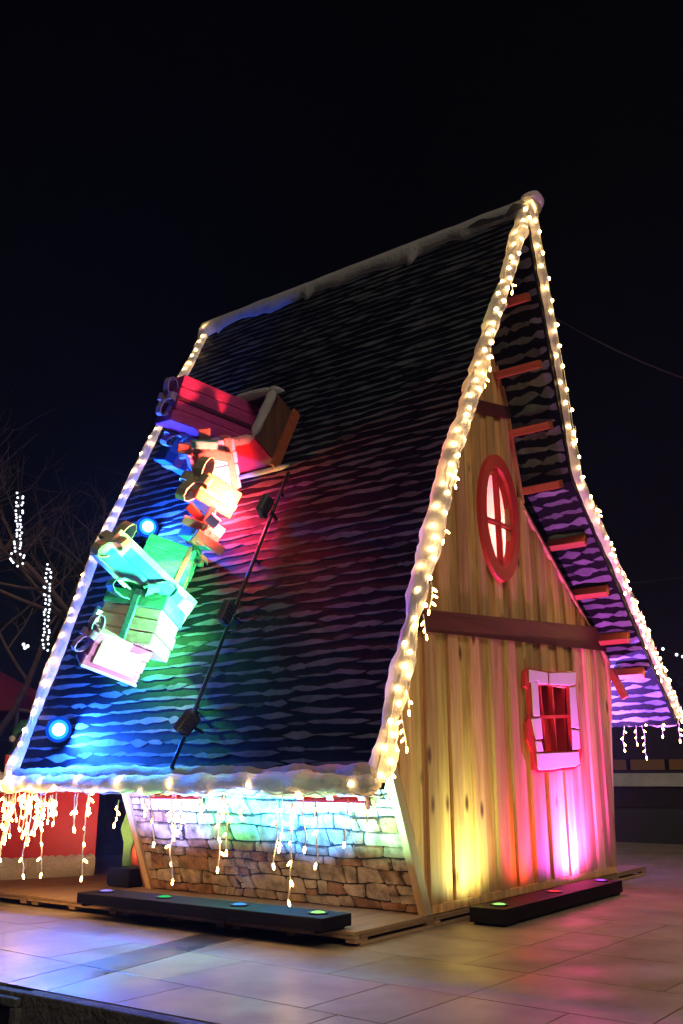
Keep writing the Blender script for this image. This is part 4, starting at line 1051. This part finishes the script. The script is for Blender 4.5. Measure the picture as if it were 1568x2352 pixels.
MB().prism([P_c(x, y, -.01) for x, y in ((284, 1995), (284, 2030), (350, 2034), (350, 1995))], -cn * .04).build('legs', 'brown', cut)
cb2 = cb + Vector((1.6, 2.6, 0)); P_c2 = lambda x, y: on(x, y, cn, cb2)
MB_ = MB().prism([P_c2(*q) for q in ((226, 1815), (222, 1880), (232, 1930), (228, 1960), (240, 1950), (238, 1900), (246, 1860), (240, 1815))], -cn * .06)
o = MB_.build('cutout_figure', 'elf_green', None, base=cb2); tag(o, 'dark green painted cut-out leaf shape glimpsed beside the red stall end', 'cutout')
gnd = at_z(262, 1990, 0)
# crates / sacks in the dark gap between stall and house
for k, (x, y, mm) in enumerate(((246, 1930, 'brown'),)):
    P = at_d(x, y, 19.5); P.z = 0
    t = thing('storage_crate', P, 'dark brown crate standing in the gap beside the red stall', 'crate')
    for j in range(4):
        MB().obox(P + ZU * (.22 + .4 * j), (sLd, sN, ZU), (.55, .5, .19)).build('slat', mm, t, bevel=.01)
    for e in (-.5, .5): MB().obox(P + sLd * e + ZU * .83 + sN * .52, (sLd, sN, ZU), (.05, .02, .83)).build('post', mm, t)

# ================================================================== BACKGROUND
tc_ = at_d(-60, 1510, 30.0)
tent = thing('tent', (tc_.x, tc_.y, 0), 'dim red pyramid tent standing behind the market stall', 'tent')
ap = tc_.copy(); hz = at_d(110, 1612, 30.0).z; rw_ = (at_d(112, 1612, 30) - at_d(-60, 1612, 30)).length
vx = (at_d(112, 1612, 30) - at_d(-60, 1612, 30)).normalized(); vy = Vector((-vx.y, vx.x, 0)); vx.z = 0
cn4 = [Vector((tc_.x, tc_.y, hz)) + vx * a * rw_ + vy * b * rw_ for a, b in ((-1, -1), (1, -1), (1, 1), (-1, 1))]
for i in range(4):
    a, b = cn4[i], cn4[(i + 1) % 4]; nn = (b - a).cross(ap - a).normalized() * .03
    MB().prism([a, b, ap], -nn).build('canopy_panel', 'tent_red', tent)
    MB().prism([a, b, b - ZU * .5, a - ZU * .5], nn * .5).build('valance', 'tent_red', tent)
    MB().tube([Vector((a.x, a.y, 0)), a], .06, 6).build('post', 'grey_metal', tent)

def bare_tree(base, hgt, seed, label, r0, lean=(0, 0)):
    rg = random.Random(seed); t = thing('bare_tree', base, label, 'tree', 'bare winter trees behind the house')
    tr = MB(); br = MB()
    def grow(mb, p, d, L, r, lev):
        n = 5; pts = [p]; rr = [r]; q = p.copy(); dd = d.copy()
        for i in range(n):
            dd = (dd + Vector((rg.uniform(-1, 1), rg.uniform(-1, 1), rg.uniform(-.5, .8))) * .16).normalized()
            q = q + dd * L / n; pts.append(q.copy()); rr.append(r * (1 - .45 * (i + 1) / n))
        mb.tube(pts, rr, 6 if lev < 2 else 4, lev < 1)
        if lev >= 5: return
        for k in range(rg.choice((3, 3, 4)) if lev < 4 else 3):
            i = rg.randint(2, n); ax_ = Vector((rg.uniform(-1, 1), rg.uniform(-1, 1), rg.uniform(-.35, .6))).normalized()
            nd = (dd * .75 + ax_ * .85).normalized(); grow(br, pts[i], nd, L * rg.uniform(.55, .8), rr[i] * .68, lev + 1)
    grow(tr, Vector(base), Vector((lean[0], lean[1], 1)).normalized(), hgt * .36, r0, 0)
    tr.build('trunk', 'bark', t, True); br.build('crown', 'bark', t, True)
    return t
def gpt(x, dist): P = at_d(x, 1792, dist); P.z = 0; return P
bare_tree(gpt(230, 24), 17.5, 5, 'bare winter tree with spreading twigs behind the far roof edge', .24)
bare_tree(gpt(-40, 27), 16.0, 12, 'bare winter tree whose branches hold the white hanging light chains', .24)
bare_tree(gpt(360, 30), 15.0, 20, 'dim bare winter tree half hidden behind the roof', .26)
def chain(x, y0, y1, dist, seed, label, loop=False):
    rg = random.Random(seed); top = at_d(x + 4, y0, dist); bot = at_d(x - 4, y1, dist)
    t = thing('light_chain', top, label, 'string lights', 'white light chains hanging in the trees')
    bb = MB(); bb.ball((0, 0, 0), .024, 7, 5); me = bb.mesh('bulb', (0, 0, 0), True); me.materials.append(M['bulb_far'])
    n = 44; pts = []
    for i in range(n):
        s = i / (n - 1); p = top.lerp(bot, s)
        e = .05 + (.09 * math.sin(math.pi * (s - .8) / .2) if loop and s > .8 else 0)
        p = p + vx * (e if i % 2 else -e) * (1 if not loop or s < .995 else .3) + vx * rg.uniform(-.03, .03) + ZU * rg.uniform(-.04, .04)
        pts.append(p); inst('bulb', me, t, p)
    MB().tube([top + ZU * .9] + [top.lerp(bot, k / 10) for k in range(11)], .012, 4).build('cable', 'dark_wire', t)
chain(42, 1135, 1300, 20, 1, 'white light chain with a looped end hanging in the bare tree', True)
chain(107, 1300, 1490, 20, 2, 'straight white light chain hanging lower in the bare tree')
P = at_d(57, 1488, 22); t = thing('light_cluster', P, 'tiny cluster of white lights above the dim red tent', 'lights')
bb = MB(); bb.ball((0, 0, 0), .04, 7, 5); ME = bb.mesh('bulb', (0, 0, 0), True); ME.materials.append(M['bulb_far'])
for a, b in ((0, 0), (.06, .04), (-.04, .08)): inst('bulb', ME, t, P + vx * a + ZU * b)
MB().tube([P - ZU * .1, P + ZU * .3], .01, 4).build('cable', 'dark_wire', t)
# right: terrace with white band, lit facade and hedge
Pw = at_d(1490, 1792, 58.0); wn = Vector((CL.x - Pw.x, CL.y - Pw.y, 0)).normalized(); wx = Vector((-wn.y, wn.x, 0))
zat = lambda y, dist: on(1490, y, wn, Pw).z
ter = thing('terrace_wall', (Pw.x, Pw.y, 0), 'low dark terrace wall with a pale band beyond the plaza', 'wall')
MB().obox(Vector((Pw.x, Pw.y, zat(1806, 0) / 2)), (wx, wn, ZU), (16, .5, zat(1806, 0) / 2)).build('plinth', 'facade', ter)
zc = (zat(1806, 0) + zat(1776, 0)) / 2; MB().obox(Vector((Pw.x, Pw.y, zc)) + wn * .05, (wx, wn, ZU), (16, .56, (zat(1776, 0) - zat(1806, 0)) / 2)).build('white_band', 'white_wall', ter)
Pb = Pw - wn * 6; fac = thing('far_building', (Pb.x, Pb.y, 0), 'dark low building with dim orange lit openings behind the terrace', 'building')
zb0, zb1 = on(1490, 1768, wn, Pb).z, on(1490, 1744, wn, Pb).z
MB().obox(Vector((Pb.x, Pb.y, zb0 / 2)) - wn * 1, (wx, wn, ZU), (18, 1, zb0 / 2)).build('wall', 'facade', fac)
MB().obox(Vector((Pb.x, Pb.y, zb1 + 1.4)) - wn * 1, (wx, wn, ZU), (18, 1.4, 1.4)).build('roof', 'facade', fac)
for k in range(-5, 6):
    MB().obox(Vector((Pb.x, Pb.y, (zb0 + zb1) / 2)) - wn * .9 + wx * (k * 2.6), (wx, wn, ZU), (1.15, .1, (zb1 - zb0) / 2)).build('window', 'lit_strip', fac)
    MB().obox(Vector((Pb.x, Pb.y, (zb0 + zb1) / 2)) - wn * .7 + wx * (k * 2.6 + 1.3), (wx, wn, ZU), (.14, .14, (zb1 - zb0) / 2)).build('pillar', 'facade', fac)
rg = random.Random(8)
for k in range(5):
    Pt = Pw - wn * rg.uniform(12, 18) + wx * (k * 5.0 - 9 + rg.uniform(-1, 1)); Pt.z = 0
    t = thing('dark_tree', Pt, 'dim dark leafy tree in the row behind the low building', 'tree', 'dark trees behind the low building')
    MB().tube([Pt, Pt + ZU * 4], [.3, .2], 6).build('trunk', 'bark', t)
    cr = MB()
    for i in range(1500):
        dv = Vector((rg.gauss(0, 1), rg.gauss(0, 1), rg.gauss(0, 1))).normalized() * (rg.random() ** .4)
        c = Pt + ZU * 7 + Vector((dv.x * 3.2, dv.y * 3.2, dv.z * 4.4)) * (.8 + .35 * noise.noise(dv * 2 + Vector((k, 0, 0))))
        a_ = Vector((rg.uniform(-1, 1), rg.uniform(-1, 1), rg.uniform(-1, 1))).normalized(); b_ = a_.orthogonal().normalized()
        cr.add([c - a_ * .22, c + b_ * .12, c + a_ * .22, c - b_ * .12], [(0, 1, 2, 3)])
    cr.build('crown', 'hedge', t)
# festoon and cables
fa, fb_ = at_d(1522, 1487, 30), at_d(1640, 1512, 30)
t = thing('festoon_lights', fa, 'row of small white festoon bulbs beyond the right roof edge', 'string lights')
bb = MB(); bb.ball((0, 0, 0), .05, 7, 5); ME2 = bb.mesh('bulb', (0, 0, 0), True); ME2.materials.append(M['bulb_far'])
for s in (.0, .26, .38, .52, .68, .85): inst('bulb', ME2, t, fa.lerp(fb_, s) - ZU * .05 + ZU * (s * (s - 1)) * .5)
MB().tube([fa.lerp(fb_, k / 8) + ZU * (k / 8 * (k / 8 - 1)) * .5 for k in range(9)], .012, 4).build('cable', 'dark_wire', t)
def cable(p, q, sag, label, r=.012):
    pts = [p.lerp(q, k / 14) - ZU * sag * 4 * (k / 14) * (1 - k / 14) for k in range(15)]
    o = MB().tube(pts, r, 5).build('cable', 'dark_wire', None, base=p); tag(o, label, 'cable', 'overhead cables')
p0 = Vector((ru(8.9), v_near(8.9), 8.9)); cable(at_v(1170, 665, -.2), at_d(1760, 920, 16), .3, 'thin black cable running off the upper right roof edge')
cable(at_d(1400, 1343, 34), at_d(1720, 1300, 34), .1, 'faint overhead wire beyond the right roof slope', .02)
cable(at_d(-80, 1420, 30), at_d(330, 1420, 30), .25, 'faint overhead wire in front of the bare trees', .02)

# thin night air: the lamps glow softly in it
hz_ = MB(); hz_.prism([tl(-40, -60, -2.2), tl(150, -60, -2.2), tl(150, 130, -2.2), tl(-40, 130, -2.2)], (0, 0, 24))
hm = bpy.data.materials.new('haze'); hm.use_nodes = True; t = hm.node_tree; t.nodes.clear()
pvn = t.nodes.new('ShaderNodeVolumePrincipled'); pvn.inputs['Color'].default_value = (.8, .88, 1, 1); pvn.inputs['Density'].default_value = .0010; pvn.inputs['Anisotropy'].default_value = .2
om = t.nodes.new('ShaderNodeOutputMaterial'); t.links.new(pvn.outputs[0], om.inputs['Volume']); M['haze'] = hm
tag(hz_.build('haze', 'haze'), kind='stuff')
